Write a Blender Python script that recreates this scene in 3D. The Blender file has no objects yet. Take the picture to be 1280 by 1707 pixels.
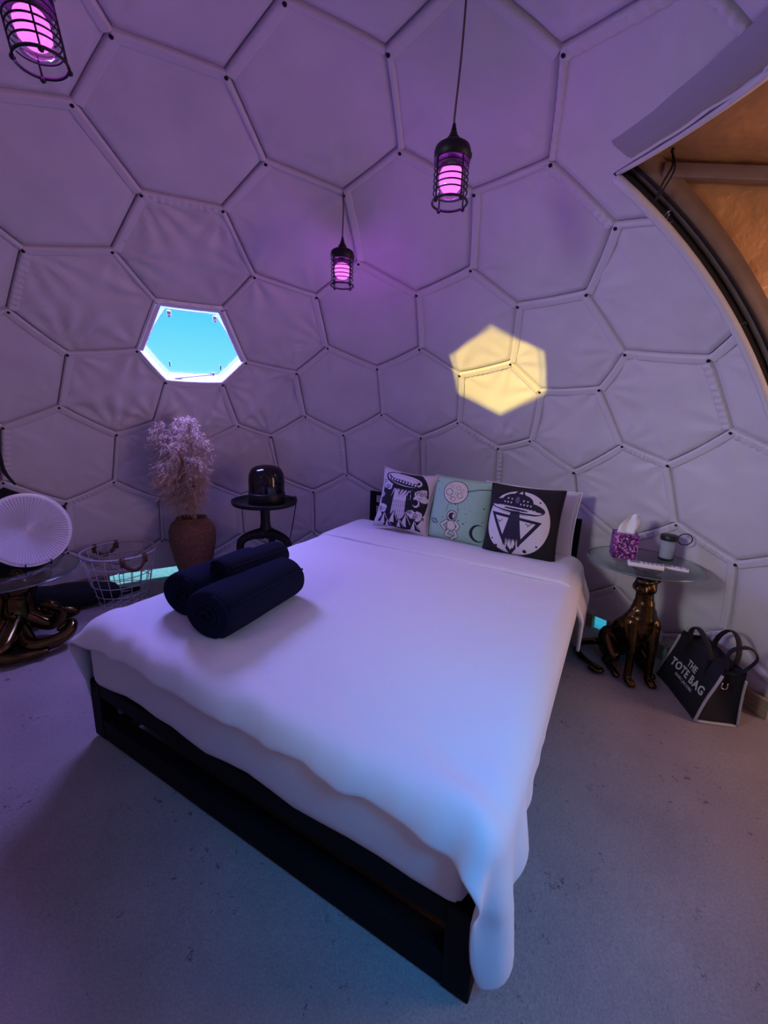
import bpy, bmesh, math, random
import numpy as np
from mathutils import Vector, Matrix, noise
from mathutils.geometry import tessellate_polygon
random.seed(7); rng = np.random.default_rng(7)
SC = bpy.context.scene
COL = SC.collection
PI = math.pi

# ------------------------------------------------------------------ camera, sky, sun, daylight, exposure
CAM = Vector((0.483, -1.089, 1.323))
cd = bpy.data.cameras.new('camera'); cam = bpy.data.objects.new('camera', cd); COL.objects.link(cam)
cd.sensor_fit = 'HORIZONTAL'; cd.sensor_width = 36; cd.lens = 693.3 / 1280 * 36; cd.clip_start = .02
_cx = Vector((0.99935, 0.00813, 0.03516)); _cy = Vector((0.03609, -0.22509, -0.97367)); _cz = Vector((0, 0.9743, -0.22523))
cam.matrix_world = Matrix(((_cx.x, -_cy.x, -_cz.x, CAM.x), (_cx.y, -_cy.y, -_cz.y, CAM.y), (_cx.z, -_cy.z, -_cz.z, CAM.z), (0, 0, 0, 1)))
SC.camera = cam
def pix(p):                                   # picture position of a world point, only used to decide how finely to split far-off pieces
    d = Vector(p) - CAM; z = d.dot(_cz)
    return (640 + 693.3 * d.dot(_cx) / z, 853.5 + 693.3 * d.dot(_cy) / z) if z > .05 else (-9999, -9999)

w = bpy.data.worlds.new('sky'); SC.world = w; w.use_nodes = True
nt = w.node_tree; nt.nodes.clear()
tc = nt.nodes.new('ShaderNodeTexCoord'); sx = nt.nodes.new('ShaderNodeSeparateXYZ'); cr = nt.nodes.new('ShaderNodeValToRGB')
bg = nt.nodes.new('ShaderNodeBackground'); wo = nt.nodes.new('ShaderNodeOutputWorld')
nt.links.new(tc.outputs['Generated'], sx.inputs[0]); nt.links.new(sx.outputs['Z'], cr.inputs[0]); nt.links.new(cr.outputs[0], bg.inputs[0]); nt.links.new(bg.outputs[0], wo.inputs[0])
cr.color_ramp.elements[0].position = 0.02; cr.color_ramp.elements[0].color = (.30, .90, 1, 1)
cr.color_ramp.elements[1].position = 0.24; cr.color_ramp.elements[1].color = (.05, .62, 1, 1)
bg.inputs[1].default_value = 1.0

def lamp(name, kind, loc, energy, color, size=None, direction=None, size_y=None, spread=None):
    l = bpy.data.lights.new(name, kind); o = bpy.data.objects.new(name, l); COL.objects.link(o)
    l.energy = energy; l.color = color; o.location = loc
    if kind == 'AREA':
        l.shape = 'DISK' if size_y is None else 'RECTANGLE'; l.size = size
        if size_y: l.size_y = size_y
        if spread: l.spread = spread
    elif kind == 'SUN': l.angle = size
    elif size: l.shadow_soft_size = size
    if direction is not None: o.rotation_euler = Vector(direction).to_track_quat('-Z', 'Y').to_euler()
    return o
DOME_R = 2.42; DOME_C = Vector((0, 0, .23))
PATCH = Vector((1.15, 1.60, 1.585))            # where the sun coming through the rear window lands
L = dict(win1=54, rear=3.2, rear_hi=3.5, tunnel=24, sun=6.5, bulb=7.5)
SC.view_settings.view_transform = 'Standard'; SC.view_settings.look = 'None'
SC.view_settings.exposure = 0.0; SC.view_settings.gamma = 1; SC.view_settings.use_curve_mapping = False

# ------------------------------------------------------------------ helpers
def mat(name, color, rough=.6, metal=0, bump=0, bscale=40, var=0, vscale=6, emit=None, estr=0, sheen=0, spec=None, trans=0, coat=0, stretch=None):
    m = bpy.data.materials.new(name); m.use_nodes = True; n = m.node_tree.nodes; k = m.node_tree.links
    b = n['Principled BSDF']; b.inputs['Roughness'].default_value = rough; b.inputs['Metallic'].default_value = metal
    b.inputs['Base Color'].default_value = (*color, 1)
    if spec is not None: b.inputs['Specular IOR Level'].default_value = spec
    if sheen: b.inputs['Sheen Weight'].default_value = sheen
    if trans: b.inputs['Transmission Weight'].default_value = trans
    if coat: b.inputs['Coat Weight'].default_value = coat
    if emit: b.inputs['Emission Color'].default_value = (*emit, 1); b.inputs['Emission Strength'].default_value = estr
    t = n.new('ShaderNodeTexCoord'); src = t.outputs['Object']
    if stretch:
        mp = n.new('ShaderNodeMapping'); mp.inputs['Scale'].default_value = stretch; k.new(src, mp.inputs[0]); src = mp.outputs[0]
    if var:
        nz = n.new('ShaderNodeTexNoise'); nz.inputs['Scale'].default_value = vscale; nz.inputs['Detail'].default_value = 6
        k.new(src, nz.inputs['Vector'])
        r = n.new('ShaderNodeValToRGB'); k.new(nz.outputs['Fac'], r.inputs[0])
        r.color_ramp.elements[0].position = .3; r.color_ramp.elements[1].position = .7
        r.color_ramp.elements[0].color = (*[c * (1 - var) for c in color], 1); r.color_ramp.elements[1].color = (*[min(1, c * (1 + var)) for c in color], 1)
        k.new(r.outputs[0], b.inputs['Base Color'])
    if bump:
        nz = n.new('ShaderNodeTexNoise'); nz.inputs['Scale'].default_value = bscale; nz.inputs['Detail'].default_value = 4
        k.new(src, nz.inputs['Vector'])
        bp = n.new('ShaderNodeBump'); bp.inputs['Strength'].default_value = bump; bp.inputs['Distance'].default_value = .01
        k.new(nz.outputs['Fac'], bp.inputs['Height']); k.new(bp.outputs[0], b.inputs['Normal'])
    return m
def clear_mat(name, tint, gloss=.08, rough=.03, edge=.35):     # thin glass: mostly see-through, mirror-like at grazing angles
    m = bpy.data.materials.new(name); m.use_nodes = True; n = m.node_tree.nodes; k = m.node_tree.links; n.clear()
    o = n.new('ShaderNodeOutputMaterial'); t = n.new('ShaderNodeBsdfTransparent'); t.inputs[0].default_value = (*tint, 1)
    g = n.new('ShaderNodeBsdfGlossy'); g.inputs['Roughness'].default_value = rough
    lw = n.new('ShaderNodeLayerWeight'); lw.inputs[0].default_value = edge
    mr = n.new('ShaderNodeMapRange'); mr.inputs['To Min'].default_value = gloss; mr.inputs['To Max'].default_value = .7
    mx = n.new('ShaderNodeMixShader'); k.new(lw.outputs['Facing'], mr.inputs['Value'])
    pw = n.new('ShaderNodeMath'); pw.operation = 'POWER'; pw.inputs[1].default_value = 3; k.new(lw.outputs['Facing'], pw.inputs[0]); k.new(pw.outputs[0], mr.inputs['Value'])
    k.new(mr.outputs[0], mx.inputs[0]); k.new(t.outputs[0], mx.inputs[1]); k.new(g.outputs[0], mx.inputs[2]); k.new(mx.outputs[0], o.inputs[0])
    return m
def obj(name, bm, m, parent=None, smooth=True):
    me = bpy.data.meshes.new(name)
    if smooth:
        for f in bm.faces: f.smooth = True
    bm.to_mesh(me); bm.free()
    for x in (m if isinstance(m, (list, tuple)) else [m]): me.materials.append(x)
    o = bpy.data.objects.new(name, me); COL.objects.link(o)
    if parent: o.parent = parent
    return o
def link(name, me, parent=None, mw=None):
    o = bpy.data.objects.new(name, me); COL.objects.link(o)
    if parent: o.parent = parent
    if mw is not None: o.matrix_basis = mw
    return o
def thing(name, label, cat, loc=(0, 0, 0), rz=0, group=None, rot=None):
    o = bpy.data.objects.new(name, None); COL.objects.link(o); o.empty_display_size = .05
    o.location = loc; o.rotation_euler = rot if rot else (0, 0, rz)
    return tag(o, label, cat, group)
def tag(o, label, cat, group=None):
    o['label'] = label; o['category'] = cat
    if group: o['group'] = group
    return o
def struct(name, loc=(0, 0, 0), label=None):
    o = bpy.data.objects.new(name, None); COL.objects.link(o); o.location = loc; o['kind'] = 'structure'
    return o
def copy_tree(o, parent=None):
    c = o.copy(); COL.objects.link(c); c.parent = parent
    for ch in o.children: copy_tree(ch, c)
    return c
B = bmesh.new
def V(*a): return Vector(a)
def box(bm, c, s, rz=0, bev=0, mi=0, R=None):
    r = bmesh.ops.create_cube(bm, size=1); vs = r['verts']
    M = Matrix.Translation(Vector(c)) @ (R.to_4x4() if R else Matrix.Rotation(rz, 4, 'Z')) @ Matrix.Diagonal((*s, 1))
    bmesh.ops.transform(bm, matrix=M, verts=vs)
    fs = list({f for v in vs for f in v.link_faces}); 
    for f in fs: f.material_index = mi
    if bev:
        es = list({e for v in vs for e in v.link_edges}); bmesh.ops.bevel(bm, geom=es, offset=bev, segments=2, affect='EDGES', profile=.6)
def lathe(bm, prof, seg=32, c=(0, 0, 0), fn=None, mi=0):
    rings = []
    for (r, z) in prof:
        if r < 1e-6: rings.append([bm.verts.new((c[0], c[1], c[2] + z))]); continue
        rg = []
        for i in range(seg):
            a = 2 * PI * i / seg; rr = fn(r, z, a) if fn else r
            rg.append(bm.verts.new((c[0] + rr * math.cos(a), c[1] + rr * math.sin(a), c[2] + z)))
        rings.append(rg)
    for A, Bq in zip(rings, rings[1:]):
        for i in range(seg):
            j = (i + 1) % seg
            if len(A) == 1 and len(Bq) == 1: continue
            if len(A) == 1: f = bm.faces.new((A[0], Bq[i], Bq[j])[::-1])
            elif len(Bq) == 1: f = bm.faces.new((A[i], A[j], Bq[0]))
            else: f = bm.faces.new((A[i], A[j], Bq[j], Bq[i]))
            f.material_index = mi
def catmull(pts, n):
    P = [Vector(p) for p in pts]; P = [2 * P[0] - P[1]] + P + [2 * P[-1] - P[-2]]; out = []
    for i in range(1, len(P) - 2):
        for j in range(n):
            t = j / n; a, b, c, d = P[i - 1:i + 3]
            out.append(.5 * ((2 * b) + (c - a) * t + (2 * a - 5 * b + 4 * c - d) * t * t + (3 * b - a - 3 * c + d) * t ** 3))
    out.append(P[-2]); return out
def tube(bm, pts, r, seg=8, closed=False, cap=True, flat=None, mi=0):
    pts = [Vector(p) for p in pts]; n = len(pts)
    rad = r if isinstance(r, (list, tuple)) else [r] * n
    if len(rad) != n: rad = [float(x) for x in np.interp(np.linspace(0, 1, n), np.linspace(0, 1, len(rad)), rad)]
    T = []
    for i in range(n):
        a, b = (pts[i - 1], pts[(i + 1) % n]) if closed else (pts[max(i - 1, 0)], pts[min(i + 1, n - 1)])
        T.append((b - a).normalized() if (b - a).length > 1e-9 else V(0, 0, 1))
    u = T[0].orthogonal().normalized() if flat is None else (Vector(flat) - T[0] * Vector(flat).dot(T[0])).normalized()
    rings = []
    for i in range(n):
        u = (u - T[i] * u.dot(T[i])).normalized(); v = T[i].cross(u)
        k = 1 if flat is None else .35
        rings.append([bm.verts.new(pts[i] + (u * math.cos(2 * PI * s / seg) + v * k * math.sin(2 * PI * s / seg)) * rad[i]) for s in range(seg)])
    m = n if closed else n - 1
    for i in range(m):
        A, C = rings[i], rings[(i + 1) % n]
        for s in range(seg):
            f = bm.faces.new((A[s], A[(s + 1) % seg], C[(s + 1) % seg], C[s])); f.material_index = mi
    if cap and not closed:
        for rg, fl in ((rings[0], True), (rings[-1], False)):
            f = bm.faces.new(rg[::-1] if fl else rg); f.material_index = mi
def ell(bm, c, s, R=None, seg=14):
    M = Matrix.Translation(Vector(c)) @ (R.to_4x4() if R else Matrix.Identity(4)) @ Matrix.Diagonal((*s, 1))
    bmesh.ops.create_uvsphere(bm, u_segments=seg, v_segments=seg // 2 + 2, radius=1, matrix=M)
def capsule(bm, a, b, ra, rb, seg=12):
    n = 5
    tube(bm, [Vector(a).lerp(Vector(b), t / n) for t in range(n + 1)], [ra + (rb - ra) * t / n for t in range(n + 1)], seg)
    ell(bm, a, (ra, ra, ra)); ell(bm, b, (rb, rb, rb))
def remeshed(name, bm, m, parent, voxel=.006, sm=6):
    me = bpy.data.meshes.new('t'); bm.to_mesh(me); bm.free()
    o = bpy.data.objects.new('t', me); COL.objects.link(o)
    r = o.modifiers.new('r', 'REMESH'); r.mode = 'VOXEL'; r.voxel_size = voxel; r.use_smooth_shade = True
    s = o.modifiers.new('s', 'SMOOTH'); s.iterations = sm; s.factor = .5
    dg = bpy.context.evaluated_depsgraph_get(); me2 = bpy.data.meshes.new_from_object(o.evaluated_get(dg))
    bpy.data.objects.remove(o); me2.name = name; me2.materials.clear(); me2.materials.append(m)
    for p in me2.polygons: p.use_smooth = True
    o = bpy.data.objects.new(name, me2); COL.objects.link(o); o.parent = parent
    return o
def text_mesh(name, s, size, m, parent, mw, extrude=.0008, sp=1.0, align='CENTER', offset=0):
    c = bpy.data.curves.new(name, 'FONT'); c.body = s; c.size = size; c.extrude = extrude; c.align_x = align; c.space_character = sp; c.offset = offset
    o = bpy.data.objects.new('t', c); COL.objects.link(o)
    dg = bpy.context.evaluated_depsgraph_get(); me = bpy.data.meshes.new_from_object(o.evaluated_get(dg)); bpy.data.objects.remove(o)
    me.name = name; me.materials.append(m)
    return link(name, me, parent, mw)
# small raster for the flat prints on the cushions and the tissue box
class Art:
    def __init__(s, n, bgc):
        s.n = n; s.a = np.ones((n, n, 4), np.float32); s.a[..., :3] = bgc
        s.y, s.x = np.mgrid[0:n, 0:n]; s.x = (s.x + .5) / n; s.y = (s.y + .5) / n
    def put(s, m, c): s.a[..., :3][m] = c
    def ell(s, cx, cy, rx, ry, c, rot=0, hollow=None):
        dx, dy = s.x - cx, s.y - cy; ca, sa = math.cos(rot), math.sin(rot)
        q = ((dx * ca + dy * sa) / rx) ** 2 + ((-dx * sa + dy * ca) / ry) ** 2
        m = q < 1
        if hollow: m &= q > (1 - hollow) ** 2
        s.put(m, c)
    def poly(s, pts, c, clip=None):
        m = np.zeros((s.n, s.n), bool); k = len(pts)
        for i in range(k):
            (x0, y0), (x1, y1) = pts[i], pts[(i + 1) % k]
            if y0 == y1: continue
            m ^= ((s.y < y0) != (s.y < y1)) & (s.x < (x1 - x0) * (s.y - y0) / (y1 - y0) + x0)
        if clip is not None: m &= clip
        s.put(m, c)
    def line(s, pts, wd, c):
        for (x0, y0), (x1, y1) in zip(pts, pts[1:]):
            dx, dy = x1 - x0, y1 - y0; t = np.clip(((s.x - x0) * dx + (s.y - y0) * dy) / (dx * dx + dy * dy + 1e-9), 0, 1)
            s.put(np.hypot(s.x - x0 - t * dx, s.y - y0 - t * dy) < wd / 2, c)
    def image(s, name):
        im = bpy.data.images.new(name, s.n, s.n); im.colorspace_settings.name = 'sRGB'; im.pixels.foreach_set(s.a.ravel()); im.pack(); return im
def print_mat(name, im, rough=.85):
    m = mat(name, (1, 1, 1), rough); n = m.node_tree.nodes; t = n.new('ShaderNodeTexImage'); t.image = im; u = n.new('ShaderNodeUVMap'); u.uv_map = 'UVMap'
    m.node_tree.links.new(u.outputs[0], t.inputs[0]); m.node_tree.links.new(t.outputs[0], n['Principled BSDF'].inputs['Base Color']); return m

# ------------------------------------------------------------------ materials
M_panel = mat('dome fabric', (.60, .58, .60), .62, bump=.10, bscale=300, var=.05, vscale=5, sheen=.1)
M_seam = mat('seam fabric', (.60, .58, .60), .58, bump=.15, bscale=200)
M_mesh = mat('grey mesh band', (.33, .31, .35), .7, bump=.3, bscale=500)
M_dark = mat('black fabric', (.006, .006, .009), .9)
M_blackmetal = mat('black metal', (.006, .006, .008), .45, spec=.3)
M_board = mat('taupe board', (.19, .14, .12), .5, var=.15, vscale=14, bump=.1)
M_gold = mat('gold fabric', (.50, .30, .14), .38, metal=.35, bump=.9, bscale=13, var=.12, vscale=4)
M_wood = mat('kerb wood', (.33, .25, .17), .7, var=.25, vscale=12, stretch=(1, 1, 8))
M_white = mat('white trim', (.80, .80, .78), .6)
M_sheet = mat('white sheet', (.66, .65, .68), .8, bump=.08, bscale=60, sheen=.1)
M_duvet = mat('white duvet cotton', (.76, .75, .78), .75, bump=.22, bscale=16, sheen=.1)
M_navy = mat('navy terry', (.008, .012, .042), 1, bump=.9, bscale=420, sheen=.03, spec=.05)
M_bronze = mat('bronze', (.095, .060, .028), .24, metal=1, var=.45, vscale=9, bump=.12, bscale=40)
M_bronze2 = mat('dark gold', (.12, .075, .030), .16, metal=1, var=.4, vscale=7, bump=.05, bscale=30)
M_glass = clear_mat('table glass', (.80, .88, .86), .10)
M_jar = clear_mat('lamp glass', (.92, .86, .95), .07)
M_smoke = clear_mat('smoked glass', (.16, .15, .19), .05)
M_pane = clear_mat('vinyl pane', (.96, .98, 1), .03)
M_wicker = mat('woven seagrass', (.18, .090, .052), .75, var=.35, vscale=60, bump=.4, bscale=150)
M_pampas = mat('pampas', (.62, .47, .38), .9, var=.2, vscale=9)
M_wire = mat('white wire', (.42, .40, .44), .45)
M_leather = mat('brown leather', (.10, .045, .025), .55, bump=.2, bscale=120)
M_bag = mat('black canvas', (.005, .005, .010), .9, bump=.3, bscale=300)
M_trim = mat('pale webbing', (.42, .38, .40), .8)
M_remote = mat('white plastic', (.75, .74, .78), .4)
M_grey = mat('grey plastic', (.22, .22, .24), .5)
M_chrome = mat('chrome', (.7, .7, .72), .15, metal=1)

# ------------------------------------------------------------------ floor and ground
def floor_mat():
    m = mat('felt carpet', (.34, .30, .285), .95, sheen=.05, spec=.1); n = m.node_tree.nodes; k = m.node_tree.links; b = n['Principled BSDF']
    t = n.new('ShaderNodeTexCoord')
    def nz(s, d=6, ro=.6):
        q = n.new('ShaderNodeTexNoise'); q.inputs['Scale'].default_value = s; q.inputs['Detail'].default_value = d; q.inputs['Roughness'].default_value = ro; k.new(t.outputs['Object'], q.inputs['Vector']); return q
    def ramp(src, p0, p1, c0, c1):
        r = n.new('ShaderNodeValToRGB'); k.new(src, r.inputs[0]); r.color_ramp.elements[0].position = p0; r.color_ramp.elements[1].position = p1
        r.color_ramp.elements[0].color = (*c0, 1); r.color_ramp.elements[1].color = (*c1, 1); return r
    a = ramp(nz(2.2).outputs['Fac'], .3, .7, (.275, .230, .228), (.365, .305, .30))
    f = ramp(nz(170, 3).outputs['Fac'], .25, .75, (.80, .80, .80), (1.15, 1.15, 1.15))
    mu = n.new('ShaderNodeMix'); mu.data_type = 'RGBA'; mu.blend_type = 'MULTIPLY'; mu.inputs[0].default_value = 1
    k.new(a.outputs[0], mu.inputs[6]); k.new(f.outputs[0], mu.inputs[7])
    sp = nz(36, 5, .75); cl = nz(3.1, 2); ad = n.new('ShaderNodeMath'); ad.operation = 'MULTIPLY_ADD'; ad.inputs[1].default_value = .35
    k.new(cl.outputs['Fac'], ad.inputs[0]); k.new(sp.outputs['Fac'], ad.inputs[2])
    s = ramp(ad.outputs[0], .812, .885, (1, 1, 1), (.42, .40, .40))
    m2 = n.new('ShaderNodeMix'); m2.data_type = 'RGBA'; m2.blend_type = 'MULTIPLY'; m2.inputs[0].default_value = 1
    k.new(mu.outputs[2], m2.inputs[6]); k.new(s.outputs[0], m2.inputs[7]); k.new(m2.outputs[2], b.inputs['Base Color'])
    bp = n.new('ShaderNodeBump'); bp.inputs['Strength'].default_value = .55; bp.inputs['Distance'].default_value = .006
    mm = n.new('ShaderNodeMath'); mm.operation = 'MULTIPLY_ADD'; mm.inputs[1].default_value = .6; k.new(nz(120, 3).outputs['Fac'], mm.inputs[0]); k.new(sp.outputs['Fac'], mm.inputs[2])
    k.new(mm.outputs[0], bp.inputs['Height']); k.new(bp.outputs[0], b.inputs['Normal']); return m
bm = B(); bmesh.ops.create_circle(bm, cap_ends=True, radius=2.40, segments=96)
bmesh.ops.extrude_face_region(bm, geom=bm.faces[:])
for v in list(bm.verts)[96:]: v.co.z -= .03
bmesh.ops.recalc_face_normals(bm, faces=bm.faces[:])
box(bm, (2.95, -.375, -.0155), (1.5, 2.05, .03))
o = obj('floor', bm, floor_mat(), None, False); o['kind'] = 'structure'
bm = B(); bmesh.ops.create_circle(bm, cap_ends=True, radius=14, segments=64)
for v in bm.verts: v.co.z = -.06
o = obj('ground', bm, mat('pale gravel', (.80, .80, .76), .95, var=.15, vscale=8, bump=.4), None, False); o['kind'] = 'structure'

# ------------------------------------------------------------------ the dome: a five-frequency hexagon dome with a pentagon at the crown
N_FREQ = 5
up12 = [V(0, 0, 1)] + [V(math.cos(a) * .8944, math.sin(a) * .8944, .4472) for a in [math.radians(42.37 + 72 * k) for k in range(5)]]
up12 += [-v for v in up12]
tris = [(i, j, k) for i in range(12) for j in range(i + 1, 12) for k in range(j + 1, 12) if up12[i].dot(up12[j]) > .4 and up12[i].dot(up12[k]) > .4 and up12[j].dot(up12[k]) > .4]
gv, gkey, gtri = [], {}, []
def gpt(p):
    p = p.normalized(); kk = tuple(round(c, 4) + 0.0 for c in p)
    if kk not in gkey: gkey[kk] = len(gv); gv.append(p)
    return gkey[kk]
for t in tris:
    a, b, c = (up12[q] for q in t)
    g = lambda i, j: gpt((a * (N_FREQ - i - j) + b * i + c * j) / N_FREQ)
    for i in range(N_FREQ):
        for j in range(N_FREQ - i):
            gtri.append((g(i, j), g(i + 1, j), g(i, j + 1)))
            if i + j < N_FREQ - 1: gtri.append((g(i + 1, j), g(i + 1, j + 1), g(i, j + 1)))
nodes = [DOME_C + (gv[a] + gv[b] + gv[c]).normalized() * DOME_R for a, b, c in gtri]      # the bolts
# the tent is not perfectly even: measured bolt positions, in metres
MEAS = [[-0.47,0.592,2.529],[-0.721,0.737,2.419],[-0.152,0.745,2.527],[-0.098,1.048,2.409],[-0.359,1.22,2.289],[-0.679,1.083,2.285],[0.237,1.152,2.345],[-0.306,1.524,2.084],[-0.929,1.233,2.094],[-1.233,1.051,2.027],[0.291,1.445,2.149],[0.961,0.432,2.409],[1.055,0.732,2.281],[0.818,0.979,2.286],[0.881,1.282,2.084],[1.347,0.762,2.09],[0.49,0.933,2.408],[0.434,0.623,2.528],[-1.445,1.165,1.783],[-1.371,1.434,1.616],[-1.532,1.525,1.318],[-1.359,1.78,1.148],[-1.152,1.878,1.23],[-1.003,1.798,1.502],[-1.074,1.619,1.673],[-0.867,1.49,1.928],[-0.539,1.636,1.929],[-0.493,1.892,1.656],[-0.678,1.94,1.509],[-0.641,2.112,1.223],[-0.423,2.199,1.147],[-1.753,1.363,1.191],[0.029,1.632,2.017],[0.066,1.868,1.767],[-0.17,1.983,1.606],[0.401,1.917,1.651],[0.622,1.509,2.017],[0.671,1.749,1.762],[0.941,1.751,1.61],[1.203,1.532,1.666],[1.146,1.295,1.923],[-0.142,2.16,1.311],[0.141,2.221,1.18],[0.438,2.103,1.345],[0.742,2.097,1.184],[0.981,1.931,1.309],[1.265,1.849,1.144],[0.163,2.334,0.849],[-0.122,2.373,0.69],[-0.39,2.319,0.801],[1.39,1.512,1.51],[1.619,1.258,1.515],[1.626,1.066,1.671],[1.386,1.036,1.922],[1.426,1.691,1.211],[1.678,1.55,1.029],[1.803,1.275,1.22],[1.957,1.097,1.138],[1.827,0.776,1.615],[2.007,0.799,1.321],[-1.458,1.843,0.809],[-1.688,1.675,0.681],[2.071,1.105,0.82],[2.217,0.854,0.689],[1.733,1.577,0.835],[1.973,1.398,0.323]]
_nn = np.array([list(p) for p in nodes])
for q in MEAS:
    d = np.linalg.norm(_nn - np.array(q), axis=1); i = int(d.argmin())
    if d[i] < .1: nodes[i] = Vector(q)
adj = {}
for ti, t in enumerate(gtri):
    for q in t: adj.setdefault(q, []).append(ti)
faces = []                                   # one ring of node ids per panel
for q, ts in adj.items():
    n = gv[q]; u = n.orthogonal().normalized(); v = n.cross(u)
    ts.sort(key=lambda t: math.atan2((nodes[t] - DOME_C).dot(v), (nodes[t] - DOME_C).dot(u)))
    faces.append(ts)
cents = [sum((nodes[t] for t in f), Vector()) / len(f) for f in faces]
def nearest_face(p): return min(range(len(faces)), key=lambda i: (cents[i] - Vector(p)).length)
WIN1 = nearest_face((-.78, 1.74, 1.70))
WIN2 = nearest_face((-1.2, -1.3, 1.9))     # behind the camera, lets the sun in
WIN3 = nearest_face((1.35, -1.45, 1.75))     # behind the camera
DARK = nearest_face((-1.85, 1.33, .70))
def radial(p): return (Vector(p) - DOME_C).normalized()
def edge_point(A, C, t):                     # the strap between two bolts sags a little and hugs the sphere
    p = A.lerp(C, t); k = 4 * t * (1 - t); L_ = (C - A).length
    n = radial(p); g = V(0, 0, -1); g = g - n * g.dot(n)
    return p + n * (.006 * k) + g * (.030 * k * L_)
def in_door(p, e=0): return p.x > .6 and p.y < .63 + e and p.y > -1.36 - e and p.z < 2.19 + e
BOT = .075
def panel_bm(fi, strong):
    ring = [nodes[t] for t in faces[fi]]; k = len(ring); c = cents[fi]; n = radial(c); c = c + n * .012
    bm = B(); NS = 14; rnd = random.Random(fi)
    amp = [rnd.uniform(.0015, .0105) * (2.0 if strong else 1) for _ in ring]; fr = [rnd.choice((4, 5, 6, 7)) for _ in ring]; ph = [rnd.uniform(0, 6) for _ in ring]
    def disp(p, s):
        d = 0
        for i, q in enumerate(ring):
            r = (p - q).length
            if r < .42:
                a = (ring[(i + 1) % k] - q); b = (ring[i - 1] - q); e = (p - q)
                ang = math.atan2(e.dot(n.cross(a.normalized())), e.dot(a.normalized()))
                d += amp[i] * math.sin(fr[i] * ang * 2 + ph[i]) * math.exp(-(r / (.24 if strong else .17)) ** 2) * min(1, r / .05)
        d += .006 * noise.noise(p * 3.3 + V(fi, 0, 0)) + .0025 * noise.noise(p * 9 + V(0, fi, 0))
        return d * min(1, (1 - s) * 5)
    vs = {}
    def vert(i, r, j):
        s = 1.0 if r == NS else .962 * r / (NS - 1)
        if r == 0: key = 'c'
        else:
            if j == r: i, j = (i + 1) % k, 0
            key = (i, r, j)
        if key not in vs:
            if r == 0: p = c.copy()
            else: p = c.lerp(edge_point(ring[i], ring[(i + 1) % k], j / r), s)
            if s < 1: p = p - n * (.010 * (1 - s * s)) * 0 - n * disp(p, s)
            if s == 1: p = p + n * .026
            vs[key] = bm.verts.new(p)
        return vs[key]
    for i in range(k):
        for r in range(NS):
            for j in range(r + 1):
                f = [vert(i, r, j), vert(i, r + 1, j), vert(i, r + 1, j + 1)]
                if len(set(f)) == 3: bm.faces.new(f[::-1])
                if j < r:
                    f = [vert(i, r, j), vert(i, r + 1, j + 1), vert(i, r, j + 1)]
                    if len(set(f)) == 3: bm.faces.new(f[::-1])
    return bm
def cut(bm):                                 # trims the base above the kerb and the doorway of the vestibule
    if min(v.co.z for v in bm.verts) < BOT:
        bmesh.ops.bisect_plane(bm, geom=bm.verts[:] + bm.edges[:] + bm.faces[:], plane_co=(0, 0, BOT), plane_no=(0, 0, 1), clear_inner=True)
    if any(in_door(v.co, .02) for v in bm.verts):
        for co, no in (((0, .63, 0), (0, 1, 0)), ((0, -1.36, 0), (0, 1, 0)), ((0, 0, 2.19), (0, 0, 1)), ((.6, 0, 0), (1, 0, 0))):
            bmesh.ops.bisect_plane(bm, geom=bm.verts[:] + bm.edges[:] + bm.faces[:], plane_co=co, plane_no=no)
        bmesh.ops.delete(bm, geom=[f for f in bm.faces if in_door(f.calc_center_median())], context='FACES')
    return bm
dome = struct('wall_dome')
nb_win = {i for i in range(len(faces)) if len(set(faces[i]) & set(faces[WIN1])) == 2}
for fi, f in enumerate(faces):
    if fi in (WIN1, WIN2, WIN3) or max(nodes[t].z for t in f) < BOT + .02: continue
    bm = cut(panel_bm(fi, fi in nb_win))
    if not bm.faces: bm.free(); continue
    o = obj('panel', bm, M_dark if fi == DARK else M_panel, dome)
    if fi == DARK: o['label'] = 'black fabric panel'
# seams: a padded strap sewn over every strut, sitting mostly below it
def seam_bm(bm, A, C, ruched, wide):
    n = 14; e = (C - A).normalized(); L_ = (C - A).length
    prof = [(-.003, -.034), (-.002, .006), (.002, .0105), (.010, .010), (.030, .0085), (.036, .007), (.038, .0), (.039, -.018)] if wide else [(-.003, -.034), (-.002, .005), (.002, .0095), (.010, .009), (.020, .007), (.024, .0), (.025, -.018)]
    rows = []
    for i in range(n * (3 if ruched else 1) + 1):
        t = i / (n * (3 if ruched else 1)); p = edge_point(A, C, t); nn = -radial(p); s = nn.cross(e).normalized()
        dn = V(0, 0, -1)
        if s.dot(dn) < 0: s = -s
        q = (.0022 * math.sin(i * PI / 2 + .6) if ruched else .0012 * noise.noise(p * 30))
        rows.append([bm.verts.new(p + s * (a + (q if ruched else 0) * .5) + nn * (b + (q if b > 0.005 else 0))) for a, b in prof])
    for R0, R1 in zip(rows, rows[1:]):
        for j in range(len(prof) - 1): bm.faces.new((R0[j], R0[j + 1], R1[j + 1], R1[j]))
edges = {}
for fi, f in enumerate(faces):
    for i in range(len(f)): edges.setdefault(tuple(sorted((f[i], f[(i + 1) % len(f)]))), []).append(fi)
rest = B(); used = set(); rnd = random.Random(3)
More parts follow.
